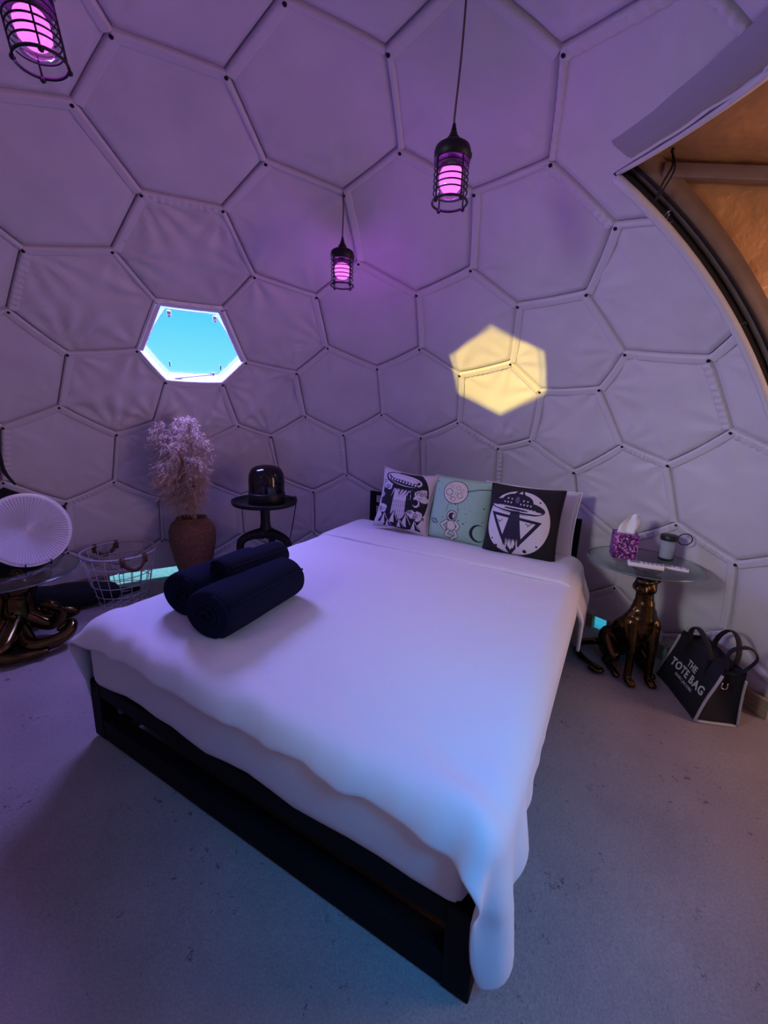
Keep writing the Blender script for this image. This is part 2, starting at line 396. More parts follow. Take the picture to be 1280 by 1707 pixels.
for (i, j), fs in edges.items():
    A, C = nodes[i], nodes[j]
    if max(A.z, C.z) < BOT: continue
    mid = (A + C) / 2; e = (C - A).normalized(); steep = abs(e.z)
    ru = rnd.random() < .22 and WIN1 not in fs
    bm = B(); seam_bm(bm, A, C, ru, rnd.random() < .75); cut(bm)
    if not bm.faces: bm.free(); continue
    bmesh.ops.recalc_face_normals(bm, faces=bm.faces[:])
    px_, py_ = pix(mid)
    used |= {i, j}
    if -150 < px_ < 1430 and -200 < py_ < 1900: obj('seam', bm, M_seam, dome)
    else:
        me = bpy.data.meshes.new('x'); bm.to_mesh(me); bm.free(); rest.from_mesh(me); bpy.data.meshes.remove(me)
o = obj('seam_strips', rest, M_seam, dome); o['kind'] = 'stuff'
bm = B(); lathe(bm, [(0, .003), (.004, .003), (.005, 0), (.0075, -.001), (.008, -.004)], 10); bolt_me = bpy.data.meshes.new('bolt'); bm.to_mesh(bolt_me); bm.free(); bolt_me.materials.append(M_blackmetal)
for i in used:
    p = nodes[i]; px_, py_ = pix(p)
    if -100 < px_ < 1400 and -100 < py_ < 1300 and p.z > .15 and not in_door(p, .05):
        n = -radial(p); g = V(0, 0, -1); g = (g - n * g.dot(n)).normalized()
        link('bolt', bolt_me, dome, Matrix.Translation(p + n * .013 + g * .016) @ n.to_track_quat('Z', 'Y').to_matrix().to_4x4())
# weather skin outside
bm = B()
for fi, f in enumerate(faces):
    if fi in (WIN1, WIN2, WIN3) or max(nodes[t].z for t in f) < .12: continue
    ps = [DOME_C + (nodes[t] - DOME_C) * 1.045 for t in f]; c = bm.verts.new(DOME_C + (cents[fi] - DOME_C).normalized() * DOME_R * 1.045)
    q = [bm.verts.new(p) for p in ps]
    for i in range(len(q)): bm.faces.new((c, q[i], q[(i + 1) % len(q)]))
bmesh.ops.remove_doubles(bm, verts=bm.verts[:], dist=.001)
bmesh.ops.bisect_plane(bm, geom=bm.verts[:] + bm.edges[:] + bm.faces[:], plane_co=(0, 0, .10), plane_no=(0, 0, 1), clear_inner=True)
for co, no in (((0, .70, 0), (0, 1, 0)), ((0, -1.45, 0), (0, 1, 0)), ((0, 0, 2.27), (0, 0, 1)), ((.6, 0, 0), (1, 0, 0))):
    bmesh.ops.bisect_plane(bm, geom=bm.verts[:] + bm.edges[:] + bm.faces[:], plane_co=co, plane_no=no)
def in_door2(p): return p.x > .6 and -1.45 < p.y < .70 and p.z < 2.27
bmesh.ops.delete(bm, geom=[f for f in bm.faces if in_door2(f.calc_center_median())], context='FACES')
obj('outer_skin', bm, mat('white pvc', (.8, .8, .8), .4), dome)
# piping round the doorway and the grey band along its head
rad_xy = lambda z: math.sqrt(max(0, DOME_R ** 2 - (z - DOME_C.z) ** 2))
arch = [V(math.sqrt(rad_xy(z) ** 2 - .63 ** 2), .63, z) for z in np.linspace(.08, 2.19, 40)]
head = [V(math.sqrt(rad_xy(2.19) ** 2 - y * y), y, 2.19) for y in np.linspace(.63, -1.36, 30)]
bm = B(); tube(bm, [p + V(0, .012, 0) + radial(p) * -.008 for p in arch], .017, 8); obj('door_piping', bm, M_seam, dome)
bm = B(); tube(bm, [p + V(0, 0, .010) + radial(p) * -.006 for p in head], .012, 8); obj('door_piping', bm, M_seam, dome)
bm = B(); rows = []
for y in np.linspace(.55, -.95, 40):
    row = []
    for q in range(6):
        z = 2.205 + .055 * q / 5
        p = V(math.sqrt(max(0, rad_xy(z) ** 2 - y * y)), y, z); row.append(bm.verts.new(p - radial(p) * (.024 if 0 < q < 5 else .012)))
    rows.append(row)
for a, b in zip(rows, rows[1:]):
    for j in range(5): bm.faces.new((a[j], b[j], b[j + 1], a[j + 1]))
o = obj('mesh_band', bm, M_mesh, dome); o['label'] = 'grey mesh band over the doorway'

# kerb of planks at the foot of the dome, with gaps of daylight
kerb = struct('baseboard_back')
gaps = [(117.8, 130.5), (35.2, 37.4), (28.0, 29.3), (26.5, 26.9), (25.6, 26.0), (19.5, 20.2)]
a = -34.0
solid = []; cur = 14.6
for g0, g1 in sorted(gaps): solid.append((cur, g0)); cur = g1
solid.append((cur, 326.0))
for s0, s1 in solid:
    n = max(1, int((s1 - s0) / 14))
    for q in range(n):
        a0, a1 = math.radians(s0 + (s1 - s0) * q / n + (.08 if q else 0)), math.radians(s0 + (s1 - s0) * (q + 1) / n)
        bm = B(); m = 6; rows = []
        for i in range(m + 1):
            t = a0 + (a1 - a0) * i / m; rows.append([bm.verts.new((math.cos(t) * r, math.sin(t) * r, z)) for r, z in ((2.375, 0), (2.37, .095), (2.405, .095), (2.415, 0))])
        for A, C in zip(rows, rows[1:]):
            for j in range(4): bm.faces.new((A[j], A[(j + 1) % 4], C[(j + 1) % 4], C[j]))
        bm.faces.new(rows[0]); bm.faces.new(rows[-1][::-1]); bmesh.ops.recalc_face_normals(bm, faces=bm.faces[:])
        obj('plank', bm, M_wood, kerb, False)

# ------------------------------------------------------------------ hexagonal windows
M_jamb = mat('white padded jamb', (.85, .85, .83), .5, bump=.2, bscale=60)
M_flange = bpy.data.materials.new('clear flange'); M_flange.use_nodes = True
n_ = M_flange.node_tree.nodes; k_ = M_flange.node_tree.links; n_.clear()
o_ = n_.new('ShaderNodeOutputMaterial'); t1 = n_.new('ShaderNodeBsdfTransparent'); t1.inputs[0].default_value = (.80, .90, 1, 1); t2 = n_.new('ShaderNodeBsdfTranslucent'); t2.inputs[0].default_value = (.75, .85, 1, 1)
mx = n_.new('ShaderNodeMixShader'); mx.inputs[0].default_value = .07; k_.new(t1.outputs[0], mx.inputs[1]); k_.new(t2.outputs[0], mx.inputs[2]); k_.new(mx.outputs[0], o_.inputs[0])
def window(idx, fi, detail):
    root = struct('window_%d' % idx); ring = [nodes[t] for t in faces[fi]]; c = cents[fi]; n = radial(c)
    P = []
    for i in range(len(ring)): P += [edge_point(ring[i], ring[(i + 1) % len(ring)], t / 6) for t in range(6)]
    ins = lambda p, f, d: c + (p - c) * f + n * d
    bm = B(); prof = [(1.02, .0), (.985, -.016), (.955, -.006), (.935, .012), (.94, .035), (.97, .055), (1.03, .058)]
    rows = [[bm.verts.new(ins(p, f, d + (.003 * ((i % 2) * 2 - 1) if 12 <= i < 18 else 0))) for f, d in prof] for i, p in enumerate(P)]
    for i in range(len(rows)):
        A, C = rows[i], rows[(i + 1) % len(rows)]
        for j in range(len(prof) - 1): bm.faces.new((A[j], A[j + 1], C[j + 1], C[j]))
    bmesh.ops.recalc_face_normals(bm, faces=bm.faces[:]); obj('jamb', bm, M_jamb, root)
    up = V(0, 0, 1); up = (up - n * up.dot(n)).normalized(); rt = n.cross(up)       # rt: to the right seen from inside
    inner = []
    for p in P:
        h = (p - c).dot(up) / .34; inner.append(ins(p, .84 if h < .3 else .84 - .16 * (h - .3), .045))
    bm = B(); A = [bm.verts.new(ins(p, .99, .048)) for p in P]; C = [bm.verts.new(p) for p in inner]
    for i in range(len(P)): j = (i + 1) % len(P); bm.faces.new((A[i], A[j], C[j], C[i]))
    obj('flange', bm, M_flange, root)
    bm = B(); bm.faces.new([bm.verts.new(ins(p, .99, .054)) for p in P]); obj('pane', bm, M_pane, root, False)
    bm = B(); tube(bm, inner, .0022, 5, closed=True); obj('gasket', bm, mat('blue grey rubber', (.10, .22, .35), .6), root)
    if detail:
        fr = Matrix((-rt, up, n)).transposed()
        W = lambda x, y, d: c + rt * x + up * y + n * d
        for x in (-.12, .135):
            bm = B(); box(bm, W(x, .195, .035), (.022, .034, .012), R=fr, bev=.003); box(bm, W(x, .185, .028), (.012, .014, .01), R=fr, bev=.002); obj('hinge', bm, mat('beige hinge', (.42, .36, .28), .5), root)
        for x in (-.145, .165):
            bm = B(); box(bm, W(x, -.145, .035), (.007, .034, .012), R=fr, bev=.002); obj('latch', bm, M_blackmetal, root)
        bm = B(); tube(bm, [W(-.125, -.240, .012), W(.12, -.205, .035)], .0045, 8); tube(bm, [W(.095, -.196, .035), W(.145, -.196, .035)], .004, 8); tube(bm, [W(.12, -.215, .035), W(.12, -.19, .035)], .006, 8); obj('stay_arm', bm, M_grey, root)
        bm = B()
        for i in range(0, len(P), 2):
            q = ins(P[i], .90, .042); ell(bm, q, (.004, .004, .004), seg=6)
        o = obj('rivets', bm, M_grey, root); o['kind'] = 'stuff'
    return root
window(1, WIN1, True); window(2, WIN2, False); window(3, WIN3, False)
# daylight at the windows, and the sun through the rear one
nw = -radial(cents[WIN1]); lamp('daylight at window', 'AREA', cents[WIN1] - nw * .16, L['win1'], (.31, .265, 1), .66, nw + V(0, 0, -.12))
sun_dir = (PATCH - cents[WIN2]).normalized()
lamp('sun', 'SUN', (0, -6, 5), L['sun'], (1, .72, .12), math.radians(.45), sun_dir)
nw = -radial(cents[WIN2]); lamp('daylight at rear window', 'AREA', cents[WIN2] + nw * .05, L['rear'], (.92, .90, .95), .55, (V(2.0, .95, 1.0) - cents[WIN2]).normalized(), None, math.radians(52))
nw = -radial(cents[WIN3]); lamp('daylight at rear side window', 'AREA', cents[WIN3] + nw * .05, L['rear_hi'], (.0, .36, 1), .55, (V(.9, -.3, .4) - cents[WIN3]).normalized(), None, math.radians(65))

# ------------------------------------------------------------------ vestibule beyond the doorway
ves = struct('wall_right')
def cloth_sheet(p0, du, dv, nu, nv, nrm, amp, hole=None):
    bm = B(); g = []
    for i in range(nu + 1):
        r = []
        for j in range(nv + 1):
            p = Vector(p0) + Vector(du) * (i / nu) + Vector(dv) * (j / nv)
            k = amp * (noise.noise(V(p.x * 2.2, p.y * 2.2, p.z * 1.3)) + .5 * noise.noise(V(p.x * 6 + p.z * 4, p.y * 6, p.z * 2)) + .25 * noise.noise(p * 15))
            r.append(bm.verts.new(p + Vector(nrm) * k))
        g.append(r)
    for i in range(nu):
        for j in range(nv):
            q = (g[i][j], g[i + 1][j], g[i + 1][j + 1], g[i][j + 1])
            if hole and hole(sum((v.co for v in q), Vector()) / 4): continue
            bm.faces.new(q)
    return bm
obj('side_panel', cloth_sheet((1.30, .675, .03), (2.3, 0, 0), (0, 0, 2.22), 60, 56, (0, 1, 0), .022, lambda p: 2.22 < p.x < 2.6 and p.z < .30 or (p.x < math.sqrt(max(.01, rad_xy(p.z) ** 2 - .68 ** 2)) + .055)), M_gold, ves)
obj('side_panel', cloth_sheet((1.30, -1.40, .03), (2.3, 0, 0), (0, 0, 2.22), 40, 40, (0, 1, 0), .02, lambda p: p.x < math.sqrt(max(.01, rad_xy(p.z) ** 2 - 1.4 ** 2)) - .02), M_gold, ves)
obj('roof_panel', cloth_sheet((1.22, -1.42, 2.245), (2.38, 0, 0), (0, 2.12, 0), 40, 40, (0, 0, 1), .012, lambda p: math.hypot(p.x, p.y) < 1.36), M_gold, ves)
bm = B(); box(bm, (3.62, -1.2, 1.12), (.04, .44, 2.24)); box(bm, (3.62, .47, 1.12), (.04, .44, 2.24)); box(bm, (3.62, -.37, 2.17), (.04, 1.3, .14)); obj('end_wall', bm, M_board, ves, False)
bm = B(); box(bm, (2.45, .635, 2.205), (2.05, .035, .045), bev=.004); obj('purlin', bm, M_board, ves)
bm = B(); rows = []
for p in arch + [V(head[0].x + .0, .63, 2.20)]:
    out = V(p.x, 0, p.z - DOME_C.z).normalized()
    rows.append([bm.verts.new(V(p.x, y, p.z) + out * d) for d, y in ((.045, .625), (.125, .625), (.125, .655), (.045, .655))])
for A, C in zip(rows, rows[1:]):
    for j in range(4): bm.faces.new((A[j], A[(j + 1) % 4], C[(j + 1) % 4], C[j]))
bmesh.ops.recalc_face_normals(bm, faces=bm.faces[:]); obj('frame_board', bm, M_board, ves)
bm = B(); tube(bm, [p + V(.012, .02, .008) for p in arch], .020, 8); tube(bm, [p + V(.046, -.012, .02) for p in arch], .006, 6); obj('gasket', bm, M_dark, ves)
bm = B(); rows = []
for p in head:
    rows.append([bm.verts.new(p + V(.0, 0, .0)), bm.verts.new(p + V(.055, 0, .03))])
for A, C in zip(rows, rows[1:]): bm.faces.new((A[0], A[1], C[1], C[0]))
obj('valance', bm, M_panel, ves)
bm = B(); tube(bm, catmull([(1.42, .575, 2.235), (1.425, .57, 2.19), (1.405, .575, 2.14), (1.40, .60, 2.09)], 6), .0035, 6); tube(bm, catmull([(1.42, .575, 2.235), (1.432, .565, 2.18), (1.415, .575, 2.13), (1.40, .60, 2.09)], 6), .003, 6); ell(bm, (1.42, .575, 2.237), (.006, .006, .009), seg=8)
tag(obj('cable_tie', bm, M_blackmetal), 'black cable tie looped over the corner of the doorway frame', 'cable tie')
lamp('daylight in vestibule', 'AREA', (3.5, -.37, 1.2), L['tunnel'], (1, .44, .25), .8, (-1, .12, .05), 1.8)

# ------------------------------------------------------------------ bed: frame, mattress, duvet
BA = V(-.678, .376, 0); FD = V(.872, -.489, 0).normalized(); HD = V(-FD.y, FD.x, 0)     # foot corner, across the foot, towards the head
BRZ = math.atan2(FD.y, FD.x)
def bw(u, v, z): return BA + FD * u + HD * v + V(0, 0, z)
bed = thing('bed_frame', 'black metal bed frame with slatted headboard, under the white mattress', 'bed', BA, BRZ)
M_frame = mat('matt black steel', (.004, .004, .006), .7, spec=.15)
def fr(name, c, s, bev=.004):
    bm = B(); box(bm, c, s, bev=bev); return obj(name, bm, M_frame, bed, False)
for u in (.035, 1.565): fr('leg', (u, .03, .128), (.07, .06, .256)); fr('leg', (u, 2.07, .13), (.06, .05, .26))
fr('top_rail', (.8, .03, .225), (1.46, .055, .062)); fr('bottom_rail', (.8, .03, .045), (1.46, .055, .09))
for u in (.03, 1.57): fr('side_rail', (u, 1.05, .225), (.05, 1.98, .062)); fr('side_rail', (u, 1.05, .03), (.05, 1.98, .06))
for k in range(8): fr('slat', (.8, .2 + .25 * k, .238), (1.48, .07, .02), .002)
fr('shade_board', (.86, .16, .10), (1.30, .02, .20))  # added board that blocks light so the gap under the bed stays dark
for u in (.06, 1.55): fr('headboard_post', (u, 2.085, .50), (.045, .03, .48))
for z in (.725, .64, .555): fr('headboard_rail', (.805, 2.085, z), (1.46, .022, .028))
for k in range(5): fr('headboard_bar', (.305 + .25 * k, 2.085, .60), (.02, .018, .24))

def rounded_slab(u0, u1, v0, v1, z0, z1, r, nu=40, nv=48):
    bm = B(); bmesh.ops.create_cube(bm, size=1)
    bmesh.ops.transform(bm, matrix=Matrix.Translation(((u0 + u1) / 2, (v0 + v1) / 2, (z0 + z1) / 2)) @ Matrix.Diagonal((u1 - u0, v1 - v0, z1 - z0, 1)), verts=bm.verts[:])
    bmesh.ops.bevel(bm, geom=bm.edges[:], offset=r, segments=5, affect='EDGES', profile=.5)
    for k in range(5): bmesh.ops.subdivide_edges(bm, edges=[e for e in bm.edges if e.calc_length() > .12], cuts=1, use_grid_fill=True)
    bmesh.ops.triangulate(bm, faces=bm.faces[:])
    return bm
MT = .500
mattress = thing('mattress', 'thick mattress in a white fitted sheet, lying on the black bed frame', 'mattress', BA, BRZ)
bm = rounded_slab(.02, 1.585, .012, 2.03, .252, MT, .055)
for v in bm.verts:
    p = v.co; q = noise.noise(V(p.x * 3, p.y * 3, p.z * 2)); side = 1 - min(1, max(0, (p.z - .27) / .2))
    if p.z < .40 and (p.y < .2 or p.x > 1.4 or p.x < .2): p.z -= side * (.012 + .024 * noise.noise(V(p.x * 5, p.y * 5, 0)))
    p.y -= (.020 + .010 * q) * (1 if p.y < .03 else 0)
    p.x += .012 * q * (1 if p.x > 1.56 or p.x < .04 else 0)
obj('fitted_sheet', bm, M_sheet, mattress)

def drape(u0, u1, v0, v1, step, iters, z0=None, drift=None):
    """cloth: a small position-based simulation over the rounded mattress, floor and frame"""
    nu, nv = int((u1 - u0) / step) + 1, int((v1 - v0) / step) + 1
    U, W_ = np.meshgrid(np.linspace(u0, u1, nu), np.linspace(v0, v1, nv), indexing='ij')
    ou = np.clip((U - 1.55) / (u1 - 1.55), 0, 1); W_ = W_ - .07 * np.clip((U - 1.25) / .6, 0, 1) ** 2 * np.clip(1 - (W_ - v0) / .5, 0, 1)
    U = U - ou * .17 * np.clip((W_ - v0) / .26, 0, 1)
    X = np.stack([U, W_, np.full_like(U, MT + .03)], -1)
    r2 = np.random.default_rng(4); sm = r2.normal(size=(nu // 6 + 2, nv // 6 + 2))
    ii, jj = np.linspace(0, sm.shape[0] - 1.001, nu), np.linspace(0, sm.shape[1] - 1.001, nv); a, b = ii.astype(int), jj.astype(int); fa, fb = (ii - a)[:, None], (jj - b)[None]
    X[..., 2] += .006 * ((sm[a][:, b] * (1 - fa) + sm[a + 1][:, b] * fa) * (1 - fb) + (sm[a][:, b + 1] * (1 - fa) + sm[a + 1][:, b + 1] * fa) * fb)
    X0 = X.copy(); X0[..., 2] = 0; Pv = X.copy(); su, sv = (u1 - u0) / (nu - 1), (v1 - v0) / (nv - 1); sd = math.hypot(su, sv)
    cons = []
    def add(A, Bs, rest, k):
        cons.append((A, Bs, np.linalg.norm(X0[Bs] - X0[A], axis=-1, keepdims=True), k))
    for ax, s in ((0, su), (1, sv)):
        n = X.shape[ax]
        for par in (0, 1):
            i = np.arange(par, n - 1, 2)
            add((i if ax == 0 else slice(None), slice(None) if ax == 0 else i), (i + 1 if ax == 0 else slice(None), slice(None) if ax == 0 else i + 1), s, .95)
        for par in range(4):
            i = np.arange(par, n - 2, 4)
            add((i if ax == 0 else slice(None), slice(None) if ax == 0 else i), (i + 2 if ax == 0 else slice(None), slice(None) if ax == 0 else i + 2), 2 * s, .28)
    for par in (0, 1):
        i = np.arange(par, nu - 1, 2)
        add((i, slice(0, -1)), (i + 1, slice(1, None)), sd, .35); add((i, slice(1, None)), (i + 1, slice(0, -1)), sd, .35)
    lo = np.array([.005, -.012, .0]); hi = np.array([1.628, 2.03, MT + .004]); R = .06
    cc, hh = (lo + hi) / 2, (hi - lo) / 2 - R
    for it in range(iters):
        vel = (X - Pv) * .965; Pv = X.copy(); X = X + vel; X[..., 2] -= .00055
        for A, Bs, rest, k in cons * 3:
            d = X[Bs] - X[A]; l = np.linalg.norm(d, axis=-1, keepdims=True) + 1e-9
            c = d * ((l - rest) / l * .5 * k); X[A] += c; X[Bs] -= c
        q = X - cc; e = np.abs(q) - hh; o_ = np.maximum(e, 0); dist = np.linalg.norm(o_, axis=-1) + np.minimum(e.max(-1), 0) - R - .006
        m = dist < 0
        on = np.linalg.norm(o_, axis=-1, keepdims=True); nrm = np.where(on > 1e-6, o_ / np.maximum(on, 1e-6), (e == e.max(-1, keepdims=True)).astype(float)) * np.sign(q)
        X[m] -= (nrm * dist[..., None])[m]
        X[m] = X[m] * .35 + (Pv[m] - nrm[m] * ((Pv[m] - X[m]) * nrm[m]).sum(-1, keepdims=True) * 0) * .65 if False else X[m]
        t = X - Pv; tn = (t * nrm).sum(-1, keepdims=True) * nrm
        X[m] -= (.75 * (t - tn))[m]
        X[..., 2] = np.maximum(X[..., 2], .012)
    return X, nu, nv
def cloth_mesh(X, nu, nv, name, m, parent, thick):
    bm = B(); g = [[bm.verts.new(X[i, j]) for j in range(nv)] for i in range(nu)]
    for i in range(nu - 1):
        for j in range(nv - 1): bm.faces.new((g[i][j], g[i + 1][j], g[i + 1][j + 1], g[i][j + 1]))
    o = obj(name, bm, m, parent)
    s = o.modifiers.new('s', 'SOLIDIFY'); s.thickness = thick; s.offset = 1
    return o
duvet = thing('duvet', 'white cotton duvet spread over the bed and turned down at the head', 'duvet', BA, BRZ)
X, nu, nv = drape(-.24, 1.60 + .315, -.05, 1.86, .026, 320)
for i in range(nu):
    for j in range(nv):
        p = Vector(X[i, j])
        if p.y < .30 and p.z > .30:
            q = (1 - max(0, p.y) / .30) ** 1.5; wv = noise.noise(V(p.x * 7, p.y * 5, 2)) + .6 * noise.noise(V(p.x * 17, p.y * 8, 4))
            X[i, j, 1] -= q * (.010 + .018 * wv); X[i, j, 2] += q * (.008 + .022 * noise.noise(V(p.x * 6 + p.y * 12, p.y * 7, 7)) + .012 * noise.noise(V(p.x * 16 + p.y * 25, p.y * 14, 1)))
        if p.z > MT - .03: X[i, j, 2] += max(0, .004 + .005 * noise.noise(V(p.x * 2.2 + p.y * 1.5, p.y * 4 - p.x, 1)) + .003 * noise.noise(V(p.x * 5, p.y * 9 - p.x * 4, 3)))
o = cloth_mesh(X, nu, nv, 'cover', M_duvet, duvet, .010); o.modifiers.new('sub', 'SUBSURF').levels = 1; o.modifiers['sub'].render_levels = 1
# the turned-down band at the head
bm = B(); rows = []; v0, v1 = 1.465, 1.95; nvb, nub = 22, 110
def band_pt(s, v):                            # s: metres along the cross-section from the left hem, over the top, to the right hem
    r = .075; top = MT + .024; ul, ur = -.005, 1.615
    sl = .17; st = ur - ul - 2 * r; q = PI / 2 * r
    if s < sl: return V(ul - .012 * math.sin(v * 25), v, top - r - (sl - s))
    s -= sl
    if s < q: a = s / r; return V(ul + r - r * math.cos(a), v, top - r + r * math.sin(a))
    s -= q
    if s < st: return V(ul + r + s, v, top)
    s -= st
    if s < q: a = s / r; return V(ur - r + r * math.sin(a), v, top - r + r * math.cos(a))
    s -= q
    return V(ur + .035 * min(1, s / .12) + .016 * math.sin(v * 30 + 1) * min(1, s / .1), v, top - r - s)
SL = .17 + PI * .075 + (1.62 - .15) + .30
for i in range(nub + 1):
    s = SL * i / nub; row = []
    for j in range(nvb + 1):
        t = j / nvb; v = v0 + (v1 - v0) * t; p = band_pt(s, v)
        if s > SL - .30: p.y = p.y + (s - SL + .30) * .25 * (1 - 2 * t)
        e = min(1, (1 - abs(2 * t - 1)) * 9)
        p.z += (.006 * noise.noise(V(p.x * 3, p.y * 3, 5)) + .003 * noise.noise(V(p.x * 9, p.y * 6, 2))) - .004 * (1 - e)
        row.append(bm.verts.new(p))
    rows.append(row)
for A, C in zip(rows, rows[1:]):
    for j in range(nvb): bm.faces.new((A[j], C[j], C[j + 1], A[j + 1]))
o = obj('turned_down_band', bm, M_duvet, duvet); s = o.modifiers.new('s', 'SOLIDIFY'); s.thickness = .016; s.offset = 1

# ------------------------------------------------------------------ towels
def towel(label, u0, v, length, r, z, rz=0, turns=3.2):
    t = thing('rolled_towel', label, 'towel', bw(u0, v, z + r), BRZ + rz, 'rolled navy towels')
    bm = B(); n = 30; prof = []
    for i in range(n + 1):                       # body, ends softly rounded
        y = length * i / n; e = min(i, n - i); k = 1 - .10 * max(0, 1 - e / 2) ** 2
        prof.append((r * k, y))
    prof = [(r * .55, -.002)] + prof + [(r * .55, length + .002)]
    lathe(bm, [(0, .01)] + prof + [(0, length - .01)], 36, fn=lambda rr, zz, a: rr * (1 + .018 * noise.noise(V(math.cos(a) * 2, math.sin(a) * 2, zz * 7))))
    bmesh.ops.transform(bm, matrix=Matrix.Rotation(-PI / 2, 4, 'X'), verts=bm.verts[:])
    for v_ in bm.verts: v_.co.x *= 1.14; v_.co.z *= .92
    for v_ in bm.verts:
        if v_.co.z < -r * .86: v_.co.z = -r * .86 - .14 * r + max(0, 0)
    obj('roll', bm, M_navy, t)
    bm = B(); pts = []
    for i in range(70):                          # the coiled edge on the near end
        a = i / 69 * turns * 2 * PI; q = r * .12 + (r * .84) * i / 69; pts.append(V(q * 1.10 * math.cos(a), -.0035 + .004 * (i / 69), q * .88 * math.sin(a)))
    tube(bm, pts, .0055, 6); obj('coiled_edge', bm, M_navy, t)
    bm = B(); a0 = .55; tube(bm, [V((r + .001) * 1.14 * math.cos(a0), y, (r + .001) * .92 * math.sin(a0)) for y in np.linspace(.01, length - .01, 8)], .005, 6); obj('hem', bm, M_navy, t)
    return t
TZ = MT + .022
towel('larger rolled navy towel in front, with the coiled end and pale gap under it', .535, .165, .45, .100, TZ - .012, .10)
towel('rolled navy towel beside the vase side of the pile, half under the small roll', .300, .225, .42, .096, TZ - .012, .06)
towel('small navy towel roll lying on top of the two big rolls', .400, .335, .33, .060, TZ + .105, -.02, 2.4)

# ------------------------------------------------------------------ cushions and pillow
def cushion(name, label, cat, m, u, v, z, size, thick, lean, roll, yaw=0, group=None, pinch=.10, seed=0):
    t = thing(name, label, cat, bw(u, v, z), group=group)
    t.rotation_euler = (Matrix.Rotation(BRZ + yaw, 3, 'Z') @ Matrix.Rotation(PI / 2 - lean, 3, 'X') @ Matrix.Rotation(roll, 3, 'Z')).to_euler()
    bm = B(); uvl = bm.loops.layers.uv.new('UVMap'); n = 26; W, H = size
    def shape(x, y):
        ex = 1 - pinch * (1 - y * y) * abs(x) ** 1.5 * .9; ey = 1 - pinch * (1 - x * x) * abs(y) ** 1.5 * .9
        h = thick / 2 * max(0, (1 - abs(x) ** 2.6) * (1 - abs(y) ** 2.6)) ** .55
        return x * ex * W / 2, y * ey * H / 2, h
    for sgn in (1, -1):
        g = []
        for i in range(n + 1):
            r = []
            for j in range(n + 1):
                x, y = 2 * i / n - 1, 2 * j / n - 1; X_, Y_, h = shape(x, y)
                h += .006 * noise.noise(V(x * 2 + seed, y * 2, sgn)) * (1 if h > .001 else 0)
                r.append((bm.verts.new((X_, Y_, sgn * max(h, 0))), (i / n, j / n)))
            g.append(r)
        for i in range(n):
            for j in range(n):
                q = [g[i][j], g[i + 1][j], g[i + 1][j + 1], g[i][j + 1]]
                if sgn < 0: q = q[::-1]
                f = bm.faces.new([a for a, _ in q]); f.material_index = 0 if sgn > 0 else 1
                for l, (_, uv) in zip(f.loops, q): l[uvl].uv = uv
    bmesh.ops.remove_doubles(bm, verts=bm.verts[:], dist=.0005)
    o = obj('cover', bm, m, t)
    bm = B(); pts = []
    for k in range(80):
        a = k / 80 * 4; s = int(a); f = 2 * (a - s) - 1
        x, y = ((f, -1), (1, f), (-f, 1), (-1, -f))[s]; X_, Y_, h = shape(x, y); pts.append((X_, Y_, 0))
    tube(bm, pts, .0035, 6, closed=True); obj('edge_seam', bm, m[1], t)
    return t
INK = (.045, .045, .10); PAP = (.80, .78, .82)
def art_mountain():
    A = Art(384, (.78, .74, .76)); r = random.Random(5)
    A.ell(.5, .5, .47, .55, PAP); A.ell(.52, .52, .44, .52, INK)
    for cx, cy, s in ((.16, .73, .13), (.14, .32, .11), (.83, .62, .13), (.84, .66, .10), (.78, .30, .12), (.68, .33, .09), (.9, .28, .07), (.24, .85, .09), (.1, .55, .06)):
        for k in range(8): 
            x, y = cx + r.uniform(-.6, .6) * s, cy + r.uniform(-.4, .4) * s; A.ell(x, y, s * .42, s * .36, PAP)
        for k in range(6):
            x, y = cx + r.uniform(-.6, .6) * s, cy + r.uniform(-.4, .4) * s; A.ell(x, y, s * .26, s * .22, INK, hollow=.22)
    A.ell(.46, .84, .36, .13, INK, -.12); A.ell(.46, .85, .33, .105, PAP, -.12); A.ell(.46, .855, .30, .06, INK, -.12); A.ell(.45, .87, .27, .045, PAP, -.12); A.ell(.46, .80, .27, .04, INK, -.12)
    for k in range(9): A.ell(.24 + k * .055, .835 - k * .006, .018, .022, PAP)
    A.poly([(.34, .66), (.56, .66), (.60, .16), (.34, .18)], PAP)
    for k in range(16): x = .30 + k * .022; A.poly([(x, .68), (x + .025, .68), (x + r.uniform(-.07, .08), .55 + r.uniform(-.05, .04))], PAP if k % 3 else INK)
    for k in range(7): x = .36 + k * .034; A.line([(x, .5), (x + .01, .2)], .007, INK)
    for x, y, s in ((.22, .22, .13), (.40, .26, .15), (.62, .24, .17), (.78, .18, .12), (.52, .15, .12), (.3, .12, .1)):
        A.poly([(x - s, y - s), (x, y + s * .5), (x + s, y - s)], INK); A.poly([(x - s * .5, y - s), (x, y + s * .42), (x + s * .12, y - s)], PAP)
        A.line([(x + s * .1, y + s * .2), (x + s * .6, y - s * .7)], .012, PAP)
    A.ell(.76, .50, .062, .062, PAP); A.ell(.742, .512, .05, .05, INK)
    for k in range(26): A.ell(r.uniform(.6, .92), r.uniform(.42, .9), .005, .005, PAP)
    return A.image('print of hovering saucer over mountain')
